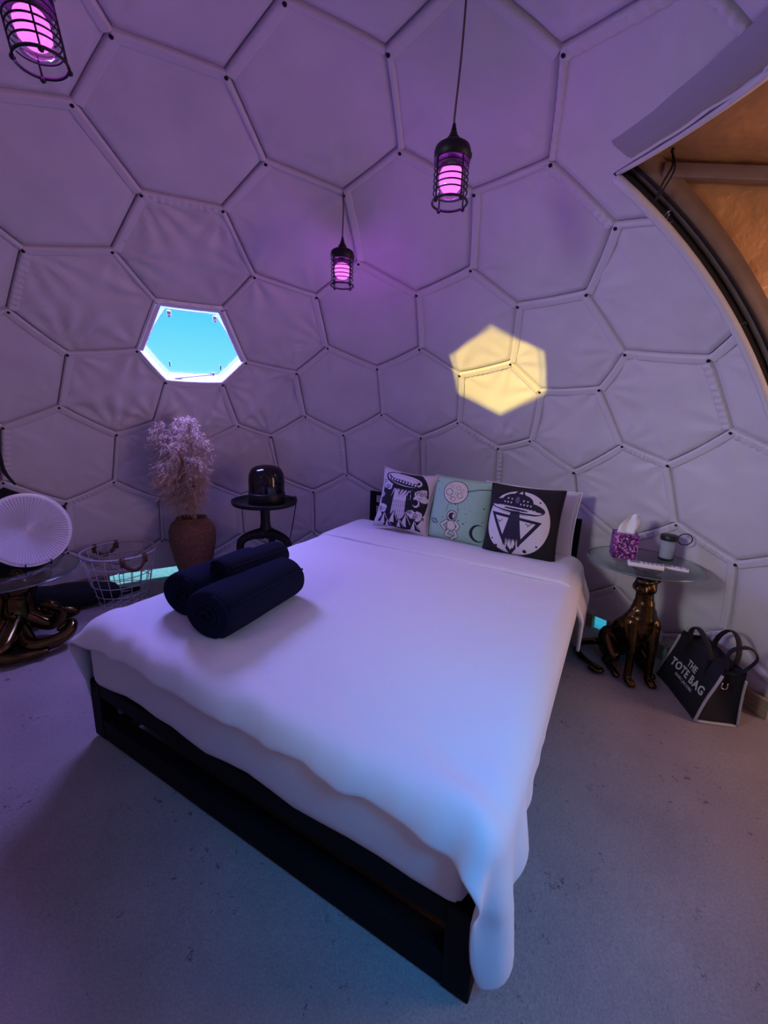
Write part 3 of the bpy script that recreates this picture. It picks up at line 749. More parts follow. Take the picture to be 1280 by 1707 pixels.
def art_astronaut():
    bgc = (.60, .76, .66); A = Art(384, bgc); r = random.Random(8); I = (.10, .14, .16); Wt = (.82, .80, .72)
    A.ell(.42, .77, .20, .185, I); A.ell(.42, .77, .19, .175, Wt)
    for cx, cy, s in ((.32, .76, .06), (.45, .84, .035), (.50, .72, .045), (.40, .66, .04), (.52, .80, .03), (.34, .86, .03), (.44, .75, .025), (.36, .68, .025)): A.ell(cx, cy, s, s * .9, I, hollow=.14)
    A.line([(.60, .80), (.78, .86), (1, .88)], .012, I)
    for x in (.32, .52): A.line([(.42 + (x - .42) * .7, .60), (x, .45)], .006, I)
    A.ell(.43, .40, .085, .085, I); A.ell(.43, .40, .075, .075, Wt); A.ell(.435, .395, .058, .056, I); A.ell(.46, .40, .02, .035, Wt)
    A.poly([(.36, .32), (.50, .33), (.52, .18), (.38, .16)], Wt); A.line([(.36, .32), (.50, .33), (.52, .18), (.38, .16), (.36, .32)], .01, I)
    for pts in ([(.36, .31), (.28, .24), (.34, .18)], [(.50, .31), (.56, .25), (.52, .19)], [(.40, .16), (.36, .08), (.48, .06)], [(.50, .17), (.54, .09), (.44, .02)]): A.line(pts, .055, I); A.line(pts, .038, Wt)
    A.ell(.86, .20, .125, .135, I); A.ell(.885, .205, .105, .118, bgc)
    A.ell(.14, .28, .07, .035, I, -.3, hollow=.2); A.ell(.14, .28, .035, .03, I, hollow=.3)
    for k in range(26): s = r.choice((.005, .007, .011)); A.ell(r.random(), r.random(), s, s, I)
    return A.image('print of astronaut swinging from moon')
def art_saucer():
    A = Art(448, (.050, .040, .075)); I = (.09, .07, .17); P_ = (.80, .78, .80); r = random.Random(2)
    A.ell(.47, .48, .435, .455, P_)
    A.poly([(.08, .60), (.80, .53), (.42, .0)], I); A.poly([(.15, .555), (.72, .50), (.425, .085)], P_)
    A.poly([(.30, .80), (.46, 1.0), (.56, .80)], I); A.poly([(.35, .80), (.465, .94), (.52, .80)], P_)
    A.ell(.43, .70, .385, .105, I, -.07); A.ell(.43, .775, .215, .12, I)
    A.ell(.43, .665, .34, .03, P_, -.07, hollow=.5)
    for row, (y, n, x0, x1) in enumerate(((.745, 9, .26, .62), (.80, 6, .30, .57), (.685, 12, .20, .68))):
        for k in range(n):
            x = x0 + (x1 - x0) * k / (n - 1); 
            if abs(x - .43) > .05: A.poly([(x - .015, y + .012 - (x - .43) * .07), (x + .015, y + .012 - (x - .43) * .07), (x, y - .018 - (x - .43) * .07)], P_)
    A.ell(.43, .80, .03, .05, (.35, .32, .45)); A.line([(.08, .705), (.78, .655)], .006, P_); A.line([(.12, .655), (.40, .60)], .01, P_); A.line([(.46, .60), (.74, .60)], .01, P_)
    A.poly([(.375, .64), (.485, .64), (.56, .24), (.29, .24)], I)
    for k in range(12):
        x = .29 + k * .0225; A.poly([(x, .25), (x + .02, .25), (x + .008 + r.uniform(-.01, .01), .14 + r.uniform(-.04, .05))], I)
        A.line([(.385 + k * .008, .60), (x + .01, .28)], .0035, (.22, .19, .32))
    for k in range(4): x = .36 + k * .05; A.poly([(x - .012, .12), (x, .27), (x + .012, .12)], P_)
    for x in (.24, .64): A.line([(x - .05, .49), (x - .01, .47), (x + .03, .50)], .009, I); A.line([(x - .02, .45), (x, .48)], .008, I)
    for x, y, s in ((.17, .82, .012), (.73, .80, .012), (.15, .22, .012), (.77, .20, .014), (.62, .10, .026), (.22, .12, .02)): A.ell(x, y, s, s, I)
    return A.image('print of flying saucer in a triangle')
p1 = print_mat('mountain print', art_mountain()); p2 = print_mat('astronaut print', art_astronaut()); p3 = print_mat('saucer print', art_saucer())
CG = 'printed cushions against the headboard'
cushion('cushion', 'black and white cushion printed with a saucer over mountains', 'cushion', [p1, mat('cream cotton', (.62, .56, .54), .85)], .480, 1.815, MT + .252, (.42, .43), .15, .24, -.07, .06, CG, .13, 1)
cushion('cushion', 'pale green cushion printed with an astronaut hanging from the moon', 'cushion', [p2, mat('pale green cotton', (.38, .52, .42), .85)], .870, 1.840, MT + .240, (.42, .42), .14, .22, -.03, .0, CG, .05, 2)
cushion('cushion', 'dark cushion with a white round print of a saucer and triangle', 'cushion', [p3, mat('dark plum cotton', (.018, .014, .03), .85)], 1.27, 1.80, MT + .232, (.43, .43), .17, .22, .0, -.05, CG, .06, 3)
M_pillow = mat('white pillow cotton', (.74, .73, .76), .8, bump=.1, bscale=30)
cushion('pillow', 'white bed pillow standing behind the dark saucer cushion', 'pillow', [M_pillow, M_pillow], 1.265, 1.965, MT + .205, (.58, .44), .14, .14, -.02, 0, None, .05, 4)

# ------------------------------------------------------------------ caged pendant lamps
def emis(name, c, s):
    m = bpy.data.materials.new(name); m.use_nodes = True; n = m.node_tree.nodes; n.clear(); o = n.new('ShaderNodeOutputMaterial'); e = n.new('ShaderNodeEmission')
    e.inputs[0].default_value = (*c, 1); e.inputs[1].default_value = s; m.node_tree.links.new(e.outputs[0], o.inputs[0]); return m
M_bulb = emis('magenta bulb', (1, .13, .95), 2.4)
M_iron = mat('black iron', (.010, .007, .012), .45, spec=.3)
def pendant(label, loc, rot, cord_top, power, size=1.0):
    t = thing('pendant_lamp', label, 'lamp', loc, rot=rot, group='caged pendant lamps with magenta bulbs'); s = 1.0
    bm = B(); lathe(bm, [(0, .250), (.006, .250), (.007, .240), (.010, .232), (.010, .226), (.013, .223), (.016, .212), (.023, .206), (.024, .192), (.029, .187), (.050, .184), (.062, .176), (.066, .164), (.065, .132), (.060, .130), (.058, .136), (0, .138)], 32); box(bm, (.065, .0, .160), (.012, .02, .02), bev=.003)
    obj('socket_cap', bm, M_iron, t)
    bm = B(); lathe(bm, [(.050, .135), (.052, .12), (.052, .05), (.047, .03), (.03, .022), (0, .02)], 32); obj('glass_jar', bm, M_jar, t)
    bm = B(); lathe(bm, [(0, .132), (.016, .132), (.016, .116), (.018, .114)], 16); obj('bulb_socket', bm, M_grey, t)
    bm = B(); lathe(bm, [(.018, .116), (.036, .109), (.042, .096), (.043, .078), (.040, .058), (.028, .042), (0, .037)], 24); obj('bulb', bm, M_bulb, t)
    for z in (.115, .095, .075, .055, .035):
        bm = B(); tube(bm, [(.061 * math.cos(a), .061 * math.sin(a), z) for a in np.linspace(0, 2 * PI, 36, endpoint=False)], .0026, 6, closed=True); obj('cage_ring', bm, M_iron, t)
    bm = B(); tube(bm, [(.064 * math.cos(a), .064 * math.sin(a), .003) for a in np.linspace(0, 2 * PI, 36, endpoint=False)], .0045, 6, closed=True); obj('cage_foot_ring', bm, M_iron, t)
    for k in range(4):
        a = k * PI / 2 + .35; x, y = math.cos(a), math.sin(a)
        bm = B(); tube(bm, [(x * .063, y * .063, .135), (x * .063, y * .063, .0)], .003, 6); ell(bm, (x * .064, y * .064, -.002), (.008, .008, .008), seg=8); obj('cage_bar', bm, M_iron, t)
    t.scale = (size,) * 3
    R = t.rotation_euler.to_matrix(); top = R.inverted() @ (Vector(cord_top) - Vector(loc)) / size
    bm = B(); tube(bm, catmull([V(0, 0, .248), V(0, 0, .28), V(0, 0, .28).lerp(top, .5) + V(.003, 0, 0), top], 6), .0035, 6); obj('cord', bm, mat('twisted brown cord', (.10, .07, .08), .8), t)
    l = lamp('glow of pendant', 'POINT', (0, 0, 0), power, (.56, .05, 1), .052); l.parent = t; l.location = (0, 0, .082)
    return t
pendant('large caged pendant lamp over the foot of the bed, on a long straight cord', (.655, .42, 1.985), (0, 0, .2), (.668, .425, 2.52), L['bulb'], .86)
pendant('smaller caged pendant lamp near the dome wall, between the other lamps', (.237, 1.148, 1.935), (.0, .0, .5), (.237, 1.150, 2.342), L['bulb'], .86)
pendant('tilted caged pendant lamp cut off by the top edge of the picture', (-.378, .121, 2.117), (.0, -.14, .3), (-.46, .13, 2.585), L['bulb'], .86)

# ------------------------------------------------------------------ pampas in a woven vase
vase = thing('vase', 'tall brown woven vase holding dried pampas grass', 'vase', (-.985, 1.985, 0))
vp = [(0, .004), (.085, .004), (.095, 0)]; K = 90
key = [(0, .10), (.08, .112), (.2, .142), (.33, .165), (.42, .165), (.47, .145), (.50, .112), (.515, .10)]
for i in range(K + 1):
    z = .515 * i / K; r = float(np.interp(z, [a for a, _ in key], [b for _, b in key])); vp.append((r, z + .001))
zz = [a for a, _ in key]
vp += [(.088, .512), (.10, .46), (.12, .40), (0, .38)]
bm = B(); lathe(bm, vp, 72, fn=lambda r, z, a: r + (.0028 * math.sin(z * 2 * PI / .0115) * (1 if math.sin(a * 18 + (PI if int(z / .0115) % 2 else 0)) > 0 else -.6) if .002 < z < .513 and r > .09 else 0)); obj('woven_body', bm, M_wicker, vase)
bm = B(); tube(bm, [(.103 * math.cos(a), .103 * math.sin(a), .515) for a in np.linspace(0, 2 * PI, 40, endpoint=False)], .008, 8, closed=True); obj('rim', bm, M_wicker, vase)
bm = B(); ell(bm, (0, 0, 0), (.006, .006, .006), seg=8); st = bpy.data.meshes.new('sparkle_bead'); bm.to_mesh(st); bm.free(); st.materials.append(M_chrome)  # metal beads added to imitate the small sparkles low on the vase
for k in range(14):
    a = 2 * PI * k / 14; link('sparkle_bead', st, vase, Matrix.Translation((.107 * math.cos(a), .107 * math.sin(a), .05)))
def pampas(k, label, top, fluff, seed, width, start=.28):
    t = thing('pampas_stem', label, 'dried grass', (-.985, 1.985, .40), group='pampas stems in the woven vase'); r = random.Random(seed)
    tp = CAM + (Vector(top) - CAM) * (.935 if top[2] > .85 else .95) - V(-.985, 1.985, .40); b = V(r.uniform(-.05, .05), r.uniform(-.05, .05), 0)
    axis = catmull([b, b.lerp(tp, .35) + V(0, 0, .04), b.lerp(tp, .7) + V(0, 0, .05), tp], 10)
    bm = B(); tube(bm, axis[:int(len(axis) * .97)], [.004, .0015], 6); obj('stalk', bm, mat('straw', (.42, .30, .18), .8), t)
    bm = B(); n = len(axis) - 1
    def strand(p, dv, ln, wd, droop, k):
        wv = dv.orthogonal(); wv.rotate(Matrix.Rotation(r.uniform(0, 6), 3, dv)); wv = wv.normalized() * wd; pr = None; out = []
        for g in range(k + 1):
            f = g / k; pt = p + dv * ln * f + V(0, 0, -droop * ln * f * f); e = (bm.verts.new(pt - wv * (1 - f * .8)), bm.verts.new(pt + wv * (1 - f * .8))); out.append(pt)
            if pr: bm.faces.new((pr[0], pr[1], e[1], e[0]))
            pr = e
        return out
    for q in range(int(fluff * .21)):
        s = start + (1 - start) * r.random() ** .9; x = s * n; i = min(n - 1, int(x)); p = axis[i].lerp(axis[i + 1], x - i)
        d = (axis[i + 1] - axis[i]).normalized(); side = d.orthogonal(); side.rotate(Matrix.Rotation(r.uniform(0, 2 * PI), 3, d))
        prof = min(1, (1 - s) * 2.6 + .30) * min(1, (s - start) * 4 + .45)
        ln = width * 1.5 * prof * r.uniform(.6, 1.15); pts = strand(p, (d * r.uniform(.9, 1.7) + side * .9).normalized(), ln, .0012, .38, 4)
        for h in range(11):
            f = .12 + .86 * h / 10; z = f * 4; j = min(3, int(z)); b0 = pts[j].lerp(pts[j + 1], z - j); dd = (pts[j + 1] - pts[j]).normalized()
            sd = dd.orthogonal(); sd.rotate(Matrix.Rotation(r.uniform(0, 6.3), 3, dd))
            strand(b0, (dd * 1.1 + sd * .75).normalized(), r.uniform(.016, .036) * (1.15 - .5 * f), .0015, .45, 2)
    o = obj('plume', bm, M_pampas, t); o['kind'] = 'stuff'
    return t
stems = [((-1.165, 1.96, 1.20), 1300, .115, 'pampas plume leaning out furthest towards the white platter'), ((-1.035, 2.02, 1.24), 1400, .105, 'pale pampas plume standing upright in the middle of the bunch'),
         ((-.935, 1.96, 1.25), 1500, .105, 'tallest pale pampas plume, on the black lamp side of the bunch'), ((-1.14, 2.03, 1.06), 1300, .115, 'pampas plume below the leaning one, spreading towards the wire basket'),
         ((-1.12, 1.90, .94), 1300, .115, 'pampas plume drooping over the wire basket side, half way up the bunch'), ((-.86, 2.0, 1.10), 1300, .09, 'reddish pampas plume at the outer edge facing the black lamp'),
         ((-.89, 1.92, .97), 1200, .09, 'pampas plume in front of the stems, facing the bed and towels'), ((-1.0, 1.89, 1.08), 1400, .10, 'pampas plume in the centre of the bunch, below the upright one'),
         ((-1.17, 1.98, .82), 1000, .10, 'lowest pampas plume, hanging over the vase rim towards the wire basket'), ((-.90, 1.96, .82), 1000, .09, 'lowest pampas plume on the black lamp side, just above the vase rim')]
for k, (tp, fl, wd, lb) in enumerate(stems): pampas(k, lb, tp, fl, 20 + k, wd, .34 if k < 3 else .22)

# ------------------------------------------------------------------ black side table with a smoked glass lamp
stb = thing('side_table', 'black round tray table on three bent legs beside the woven vase', 'table', (-.400, 1.915, 0))
bm = B(); lathe(bm, [(0, .655), (.215, .655), (.228, .660), (.235, .675), (.235, .690), (.230, .690), (.226, .672), (.21, .668), (0, .668)], 56); obj('tray_top', bm, M_blackmetal, stb)
bm = B(); lathe(bm, [(.0, .40), (.055, .41), (.045, .45), (.034, .52), (.034, .60), (.045, .655), (0, .655)], 28); obj('column', bm, M_blackmetal, stb)
for a in (3.55, -.25, 1.6):
    d = V(math.cos(a), math.sin(a), 0)
    bm = B(); tube(bm, catmull([d * .02 + V(0, 0, .435), d * .10 + V(0, 0, .425), d * .165 + V(0, 0, .395), d * .185 + V(0, 0, .34), d * .180 + V(0, 0, .16), d * .20 + V(0, 0, .0)], 7), [.045, .034, .030, .028, .022, .018], 12); obj('leg', bm, M_blackmetal, stb)
lmp = thing('table_lamp', 'black lamp with a smoked glass dome, on the black tray table', 'lamp', (-.380, 1.905, .668))
bm = B(); lathe(bm, [(0, 0), (.128, 0), (.132, .006), (.132, .075), (.128, .082), (0, .082)], 48); obj('base', bm, M_blackmetal, lmp)
bm = B(); lathe(bm, [(.126, .082), (.127, .17), (.122, .215), (.105, .250), (.075, .270), (.04, .278), (0, .280)], 48); obj('glass_dome', bm, M_smoke, lmp)
bm = B(); lathe(bm, [(0, .082), (.07, .082), (.06, .10), (.035, .12), (.018, .135), (.018, .15), (0, .152)], 24); obj('inner_cone', bm, M_grey, lmp)
bm = B(); tube(bm, catmull([(.10, .09, .02), (.14, .16, .012), (.165, .235, .0), (.15, .235, -.12), (.12, .215, -.30), (.06, .22, -.48), (.02, .24, -.66)], 8), .004, 6); obj('cable', bm, M_dark, lmp)

# ------------------------------------------------------------------ wire basket
bk = thing('wire_basket', 'white wire basket with brown leather handles, in front of the black holdall', 'basket', (-1.325, 1.615, 0))
def ring_pts(r, z, n=48): return [(r * math.cos(a), r * math.sin(a), z) for a in np.linspace(0, 2 * PI, n, endpoint=False)]
rz_ = lambda z: .148 + .075 * z / .36
bm = B(); tube(bm, ring_pts(rz_(.36), .36), .0065, 8, closed=True); obj('rim', bm, M_wire, bk)
for z in (.006, .075, .145, .215, .285):
    bm = B(); tube(bm, ring_pts(rz_(z), z), .0028, 5, closed=True); obj('hoop', bm, M_wire, bk)
for k in range(18):
    a = 2 * PI * k / 18; bm = B(); tube(bm, [(rz_(z) * math.cos(a), rz_(z) * math.sin(a), z) for z in (.005, .18, .36)], .0028, 5); obj('upright', bm, M_wire, bk)
for k in range(-2, 3):
    x = k * .052; y = math.sqrt(.148 ** 2 - x * x)
    for q in (0, 1):
        bm = B(); tube(bm, [(x, -y, .006), (x, y, .006)] if q else [(-y, x, .006), (y, x, .006)], .0028, 5); obj('floor_wire', bm, M_wire, bk)
for a in (-.62, 2.52):
    bm = B(); ps = []
    for q in range(13):
        t = q / 12; aa = a + (t - .5) * .62; r = rz_(.36) + .010; ps.append((r * math.cos(aa), r * math.sin(aa), .352 - .075 * math.sin(PI * t) ** .6))
    tube(bm, ps, .013, 8, flat=(0, 0, 1))
    for q in (0, -1): x, y, z = ps[q]; tube(bm, [(x * .93, y * .93, .35), (x * .96, y * .96, .372), (x * 1.02, y * 1.02, .36), (x, y, .31)], .014, 8, flat=(-y, x, 0))
    obj('leather_handle', bm, M_leather, bk)

bm = B(); tube(bm, catmull([(-1.80, 1.36, 1.12), (-1.79, 1.355, 1.02), (-1.775, 1.35, .92), (-1.74, 1.37, .84)], 6), [.008, .009, .011, .006], 8, flat=(.6, .8, 0))
tag(obj('hanging_strap', bm, M_dark), 'black strap hanging down the dome wall above the white platter', 'strap')

# ------------------------------------------------------------------ black holdall on the floor behind the basket
hold = thing('holdall', 'low black fabric holdall lying by the kerb behind the wire basket', 'bag', (-1.56, 1.50, 0), math.radians(46))
bm = rounded_slab(-.36, .24, -.09, .08, .0, .16, .06)
for v in bm.verts:
    v.co.z *= 1 - .35 * max(0, v.co.x / .25) if v.co.x > 0 else 1 + .25 * min(1, -v.co.x / .3); v.co.y += .02 * noise.noise(v.co * 6); v.co.z += .012 * noise.noise(v.co * 8) * (v.co.z > .03)
obj('body', bm, M_bag, hold)
bm = B(); tube(bm, catmull([(.14, -.06, .06), (.22, -.10, .05), (.30, -.09, .045), (.36, -.05, .04), (.29, -.02, .045), (.20, -.01, .06)], 6), .011, 8, flat=(0, 0, 1)); obj('carry_strap', bm, M_bag, hold)

# ------------------------------------------------------------------ glass table on a bronze octopus, with a ribbed platter
OC = V(-1.60, 1.08, 0)
oct_ = thing('octopus_table', 'round glass table carried by a bronze octopus', 'table', OC)
bm = B(); lathe(bm, [(0, .392), (.322, .392), (.325, .395), (.325, .403), (.322, .406), (0, .406)], 64); obj('glass_top', bm, M_glass, oct_)
bm = B(); capsule(bm, (0, 0, .10), (0, .02, .26), .10, .085); ell(bm, (0, .03, .30), (.10, .10, .085)); ell(bm, (-.06, -.085, .17), (.022, .018, .022)); ell(bm, (.06, -.085, .17), (.022, .018, .022))
capsule(bm, (0, .02, .30), (.02, .02, .385), .05, .03)
remeshed('mantle', bm, M_bronze2, oct_, .008)
def tentacle(pts, r0, r1):
    bm = B(); c = catmull(pts, 8); n = len(c); tube(bm, c, [r0 + (r1 - r0) * (i / (n - 1)) ** .8 for i in range(n)], 14); ell(bm, c[-1], (r1, r1, r1), seg=8); ell(bm, c[0], (r0, r0, r0))
    return obj('tentacle', bm, M_bronze2, oct_)
tentacle([(.02, -.04, .10), (.12, -.10, .05), (.21, -.15, .038), (.29, -.12, .05), (.335, -.06, .075), (.325, -.01, .105), (.29, -.01, .10), (.275, -.04, .085)], .056, .016)
tentacle([(.04, -.05, .12), (.10, -.20, .06), (.10, -.27, .036), (.20, -.26, .030), (.26, -.20, .026), (.30, -.18, .03)], .052, .014)
tentacle([(.05, 0, .14), (.15, .04, .07), (.21, .05, .12), (.215, .02, .19), (.18, .0, .215), (.15, .01, .19), (.165, .02, .165)], .045, .014)
tentacle([(-.02, -.06, .12), (-.03, -.17, .05), (.0, -.25, .06), (.02, -.27, .15), (.0, -.26, .24), (-.07, -.25, .27), (-.13, -.24, .22), (-.11, -.24, .15), (-.06, -.24, .15)], .055, .018)
tentacle([(-.05, 0, .12), (-.18, -.05, .05), (-.27, -.08, .05), (-.32, -.02, .09), (-.28, .03, .12)], .055, .016)
tentacle([(0, .05, .12), (.04, .18, .05), (.12, .24, .04), (.18, .21, .07), (.15, .17, .10)], .052, .016)
tentacle([(-.03, .05, .12), (-.13, .17, .05), (-.22, .20, .04), (-.26, .15, .08)], .052, .016)
tentacle([(.03, .0, .25), (.10, .03, .33), (.16, .06, .375), (.19, .03, .372)], .036, .018)
pl = thing('platter', 'large white ribbed round platter standing upright on the octopus table', 'platter', (-1.512, 1.160, .415))
fw = (CAM - V(-1.512, 1.16, .62)); fw.z = 0; fw.normalize(); fw.rotate(Matrix.Rotation(.30, 3, 'Z'))
nrm = (fw + V(0, 0, .22)).normalized(); pl.rotation_euler = nrm.to_track_quat('Z', 'Y').to_euler()
prof = [(0, .0), (.03, .0), (.06, .003), (.10, .010), (.15, .022), (.195, .034), (.208, .036), (.21, .032), (.20, .024), (.15, .010), (.08, -.010), (0, -.012)]
M_platter = mat('ribbed white glass', (.60, .56, .60), .22, bump=.05, coat=.4, spec=.5)
bm = B(); fine = []
for (r0, z0), (r1, z1) in zip(prof, prof[1:]):
    for q in range(5): fine.append((r0 + (r1 - r0) * q / 5, z0 + (z1 - z0) * q / 5))
fine.append(prof[-1])
rings = []
for idx, (r, z) in enumerate(fine):
    if r < 1e-5: rings.append([bm.verts.new((0, 0, z))]); continue
    rings.append([bm.verts.new((r * math.cos(2 * PI * i / 216), r * math.sin(2 * PI * i / 216), z + (.0045 * min(1, r / .09) * (.5 + .5 * math.cos(2 * PI * i / 3)) if idx < 26 else 0))) for i in range(216)])
for A, C in zip(rings, rings[1:]):
    for i in range(216):
        j = (i + 1) % 216
        if len(A) == 1: bm.faces.new((A[0], C[i], C[j]))
        elif len(C) == 1: bm.faces.new((A[i], C[0], A[j]))
        else: bm.faces.new((A[i], C[i], C[j], A[j]))
up_ = nrm.to_track_quat('Z', 'Y') @ V(0, 1, 0)
bmesh.ops.transform(bm, matrix=Matrix.Translation((0, .205, 0)), verts=bm.verts[:]); obj('dish', bm, M_platter, pl)
bm = B(); tube(bm, [(-.06, .02, -.07), (-.06, -.006, .05), (-.06, .02, .06)], .004, 6); tube(bm, [(.06, .02, -.07), (.06, -.006, .05), (.06, .02, .06)], .004, 6); tube(bm, [(-.06, .02, -.07), (-.03, .17, -.02), (.03, .17, -.02), (.06, .02, -.07)], .004, 6); obj('stand', bm, M_bronze, pl)

# ------------------------------------------------------------------ cheetah table
CH = V(1.855, .985, 0); fwd = V(-.06, -1, 0).normalized(); lft = V(-fwd.y, fwd.x, 0)
ct = thing('cheetah_table', 'round glass side table carried by a seated bronze cheetah', 'table', CH, math.atan2(fwd.y, fwd.x))
bm = B()
for s in (1, -1):
    capsule(bm, (.125, .052 * s, .025), (.118, .050 * s, .17), .019, .021); capsule(bm, (.118, .050 * s, .17), (.075, .050 * s, .30), .024, .044)
    ell(bm, (.148, .053 * s, .017), (.036, .024, .018))
    for k in (-1, 0, 1): ell(bm, (.175, .053 * s + k * .0125, .012), (.013, .0075, .011))
    ell(bm, (-.085, .070 * s, .105), (.085, .045, .090)); capsule(bm, (-.05, .085 * s, .13), (.035, .090 * s, .09), .045, .030); capsule(bm, (.035, .090 * s, .09), (-.01, .09 * s, .03), .024, .018); capsule(bm, (-.05, .09 * s, .018), (.065, .092 * s, .018), .018, .017); ell(bm, (.085, .092 * s, .016), (.03, .021, .016))
    capsule(bm, (.07, .03 * s, .36), (.05, .052 * s, .28), .035, .05)
ell(bm, (.055, 0, .285), (.075, .072, .095)); capsule(bm, (.06, 0, .32), (.065, 0, .40), .068, .05); capsule(bm, (.05, 0, .28), (-.04, 0, .20), .075, .078); capsule(bm, (-.04, 0, .20), (-.12, 0, .10), .080, .082)
capsule(bm, (.065, 0, .39), (.06, -.005, .49), .046, .040)
hd = V(.72, -.70, 0).normalized(); hl = V(-hd.y, hd.x, 0); hc = V(.066, -.010, .508)     # the head is turned to the cheetah's right
HR = Matrix((hd, hl, V(0, 0, 1))).transposed()
def hp(f, l, z): return hc + hd * f + hl * l + V(0, 0, z)
ell(bm, hc, (.058, .052, .050), HR); ell(bm, hp(.045, 0, -.014), (.038, .033, .028), HR); ell(bm, hp(.068, 0, -.008), (.014, .016, .010), HR); ell(bm, hp(.052, 0, -.032), (.026, .021, .012), HR)
for s in (1, -1):
    ell(bm, hp(.062, .014 * s, -.018), (.020, .016, .015), HR); ell(bm, hp(.03, .026 * s, .022), (.024, .016, .010), HR); ell(bm, hp(-.012, .046 * s, .032), (.010, .017, .019), HR); ell(bm, hp(.012, .04 * s, -.018), (.026, .016, .022), HR)
capsule(bm, hp(-.01, 0, .03), hp(-.01, 0, .07), .03, .03)
bmesh.ops.scale(bm, vec=(1, 1, 1.045), verts=bm.verts[:]); remeshed('cheetah', bm, M_bronze, ct, .0045, 5)
for s in (1, -1):
    bm = B(); ell(bm, hp(.047, .026 * s, .034), (.010, .010, .0065), HR, 10); obj('eye', bm, M_dark, ct)
bm = B(); ell(bm, hp(.083, 0, .018), (.007, .011, .006), HR, 10); tube(bm, [hp(.078, -.018, -.004), hp(.086, 0, -.001), hp(.078, .018, -.004)], .0022, 6); obj('nose_and_mouth', bm, M_dark, ct)
bm = B(); tl = catmull([(-.17, -.02, .06), (-.22, -.08, .035), (-.20, -.17, .026), (-.11, -.215, .022), (-.02, -.20, .02), (.06, -.155, .018), (.075, -.185, .018), (.045, -.21, .018)], 8); tube(bm, tl, [.024, .018, .015, .013, .012], 10); ell(bm, tl[-1], (.013, .013, .013)); obj('tail', bm, M_bronze, ct)
bm = B(); lathe(bm, [(0, .585), (.045, .585), (.06, .597), (.07, .612), (.07, .618), (0, .618)], 32, c=(.05, -.01, 0)); obj('mounting_plate', bm, M_bronze, ct)
bm = B(); lathe(bm, [(0, .619), (.262, .619), (.265, .622), (.265, .628), (.262, .631), (0, .631)], 64, c=(.0, -.005, 0)); obj('glass_top', bm, M_glass, ct)
M_rim = mat('glass edge', (.10, .15, .16), .12, spec=.8)
bm = B(); tube(bm, [(.265 * math.cos(a), .265 * math.sin(a) - .005, .625) for a in np.linspace(0, 2 * PI, 64, endpoint=False)], .0032, 6, closed=True); obj('glass_edge', bm, M_rim, ct)
bm = B(); tube(bm, [(.325 * math.cos(a), .325 * math.sin(a), .399) for a in np.linspace(0, 2 * PI, 64, endpoint=False)], .0032, 6, closed=True); obj('glass_edge', bm, M_rim, oct_)
GZ = .6315
# things on it
A = Art(256, (.16, .06, .20)); r = random.Random(4)
for k in range(420):
    x, y, s = r.random(), r.random(), r.uniform(.018, .045); c = r.choice(((.55, .25, .55), (.72, .42, .70), (.40, .18, .50), (.80, .58, .78), (.28, .12, .38)))
    A.ell(x, y, s, s * .8, c, r.uniform(0, 3)); A.ell(x + s * .2, y + s * .2, s * .45, s * .3, tuple(min(1, q * 1.3) for q in c), r.uniform(0, 3))
M_tissue = print_mat('purple flower print', A.image('purple flower print'), .45)
tb = thing('tissue_box', 'purple flowered tissue box with a tissue sticking out, on the cheetah table', 'tissue box', (1.775, 1.055, GZ), math.radians(-20))
bm = B(); uvl = bm.loops.layers.uv.new('UVMap'); box(bm, (0, 0, .066), (.112, .112, .132), bev=.002)
for f in bm.faces:
    n = f.normal
    for l in f.loops:
        c = l.vert.co; l[uvl].uv = ((c.x if abs(n.x) < .7 else c.y) * 7 + .5, (c.z if abs(n.z) < .7 else c.y) * 7)
obj('carton', bm, M_tissue, tb, False)
bm = B(); lathe(bm, [(0, .1325), (.03, .1325), (.032, .1335)], 24, fn=lambda r, z, a: r * (1 + .4 * abs(math.cos(a)))); obj('slot', bm, M_white, tb)
bm = B(); g = []
for i in range(13):
    row = []
    for j in range(11):
        t = j / 10; a = (i / 12 - .5); wdt = .040 * (1 - t) + .022 * t + .016 * math.sin(PI * t)
        row.append(bm.verts.new((a * 2 * wdt + .028 * t, .010 * math.cos(a * 9 + t * 2) * (1.2 - t * .6) + .006 * noise.noise(V(a * 5, t * 3, 0)), .130 + .098 * t + .010 * math.sin(a * 5 + 1) * t)))
    g.append(row)
for i in range(12):
    for j in range(10): bm.faces.new((g[i][j], g[i + 1][j], g[i + 1][j + 1], g[i][j + 1]))
o = obj('tissue', bm, mat('tissue paper', (.82, .82, .86), .9), tb); s = o.modifiers.new('s', 'SOLIDIFY'); s.thickness = .002
bt = thing('tumbler', 'frosted tumbler with a black lid and finger loop, on the cheetah table', 'bottle', (1.985, 1.02, GZ), .3)
bm = B(); lathe(bm, [(0, .006), (.030, .006), (.031, .012), (.034, .105), (0, .105)], 28); obj('pale_filling', bm, mat('frosted white', (.52, .55, .62), .5), bt)
bm = B(); lathe(bm, [(.030, .001), (.036, .004), (.038, .112)], 28); obj('glass_wall', bm, clear_mat('tumbler glass', (.85, .9, .92), .10), bt)
bm = B(); lathe(bm, [(0, 0), (.034, 0), (.036, .003), (.036, .012), (.033, .013)], 28); obj('foot', bm, M_blackmetal, bt)
bm = B(); lathe(bm, [(.0, .110), (.040, .110), (.041, .114), (.041, .132), (.038, .137), (0, .138)], 28); obj('lid', bm, mat('black plastic', (.015, .015, .018), .4), bt)
bm = B(); tube(bm, [V(.066 + .030 * math.cos(a), -.035 + -.016 * math.cos(a), .118 + .030 * math.sin(a)) for a in np.linspace(0, 2 * PI, 28, endpoint=False)], .0028, 6, closed=True); obj('finger_loop', bm, mat('black cord', (.02, .02, .025), .6), bt)
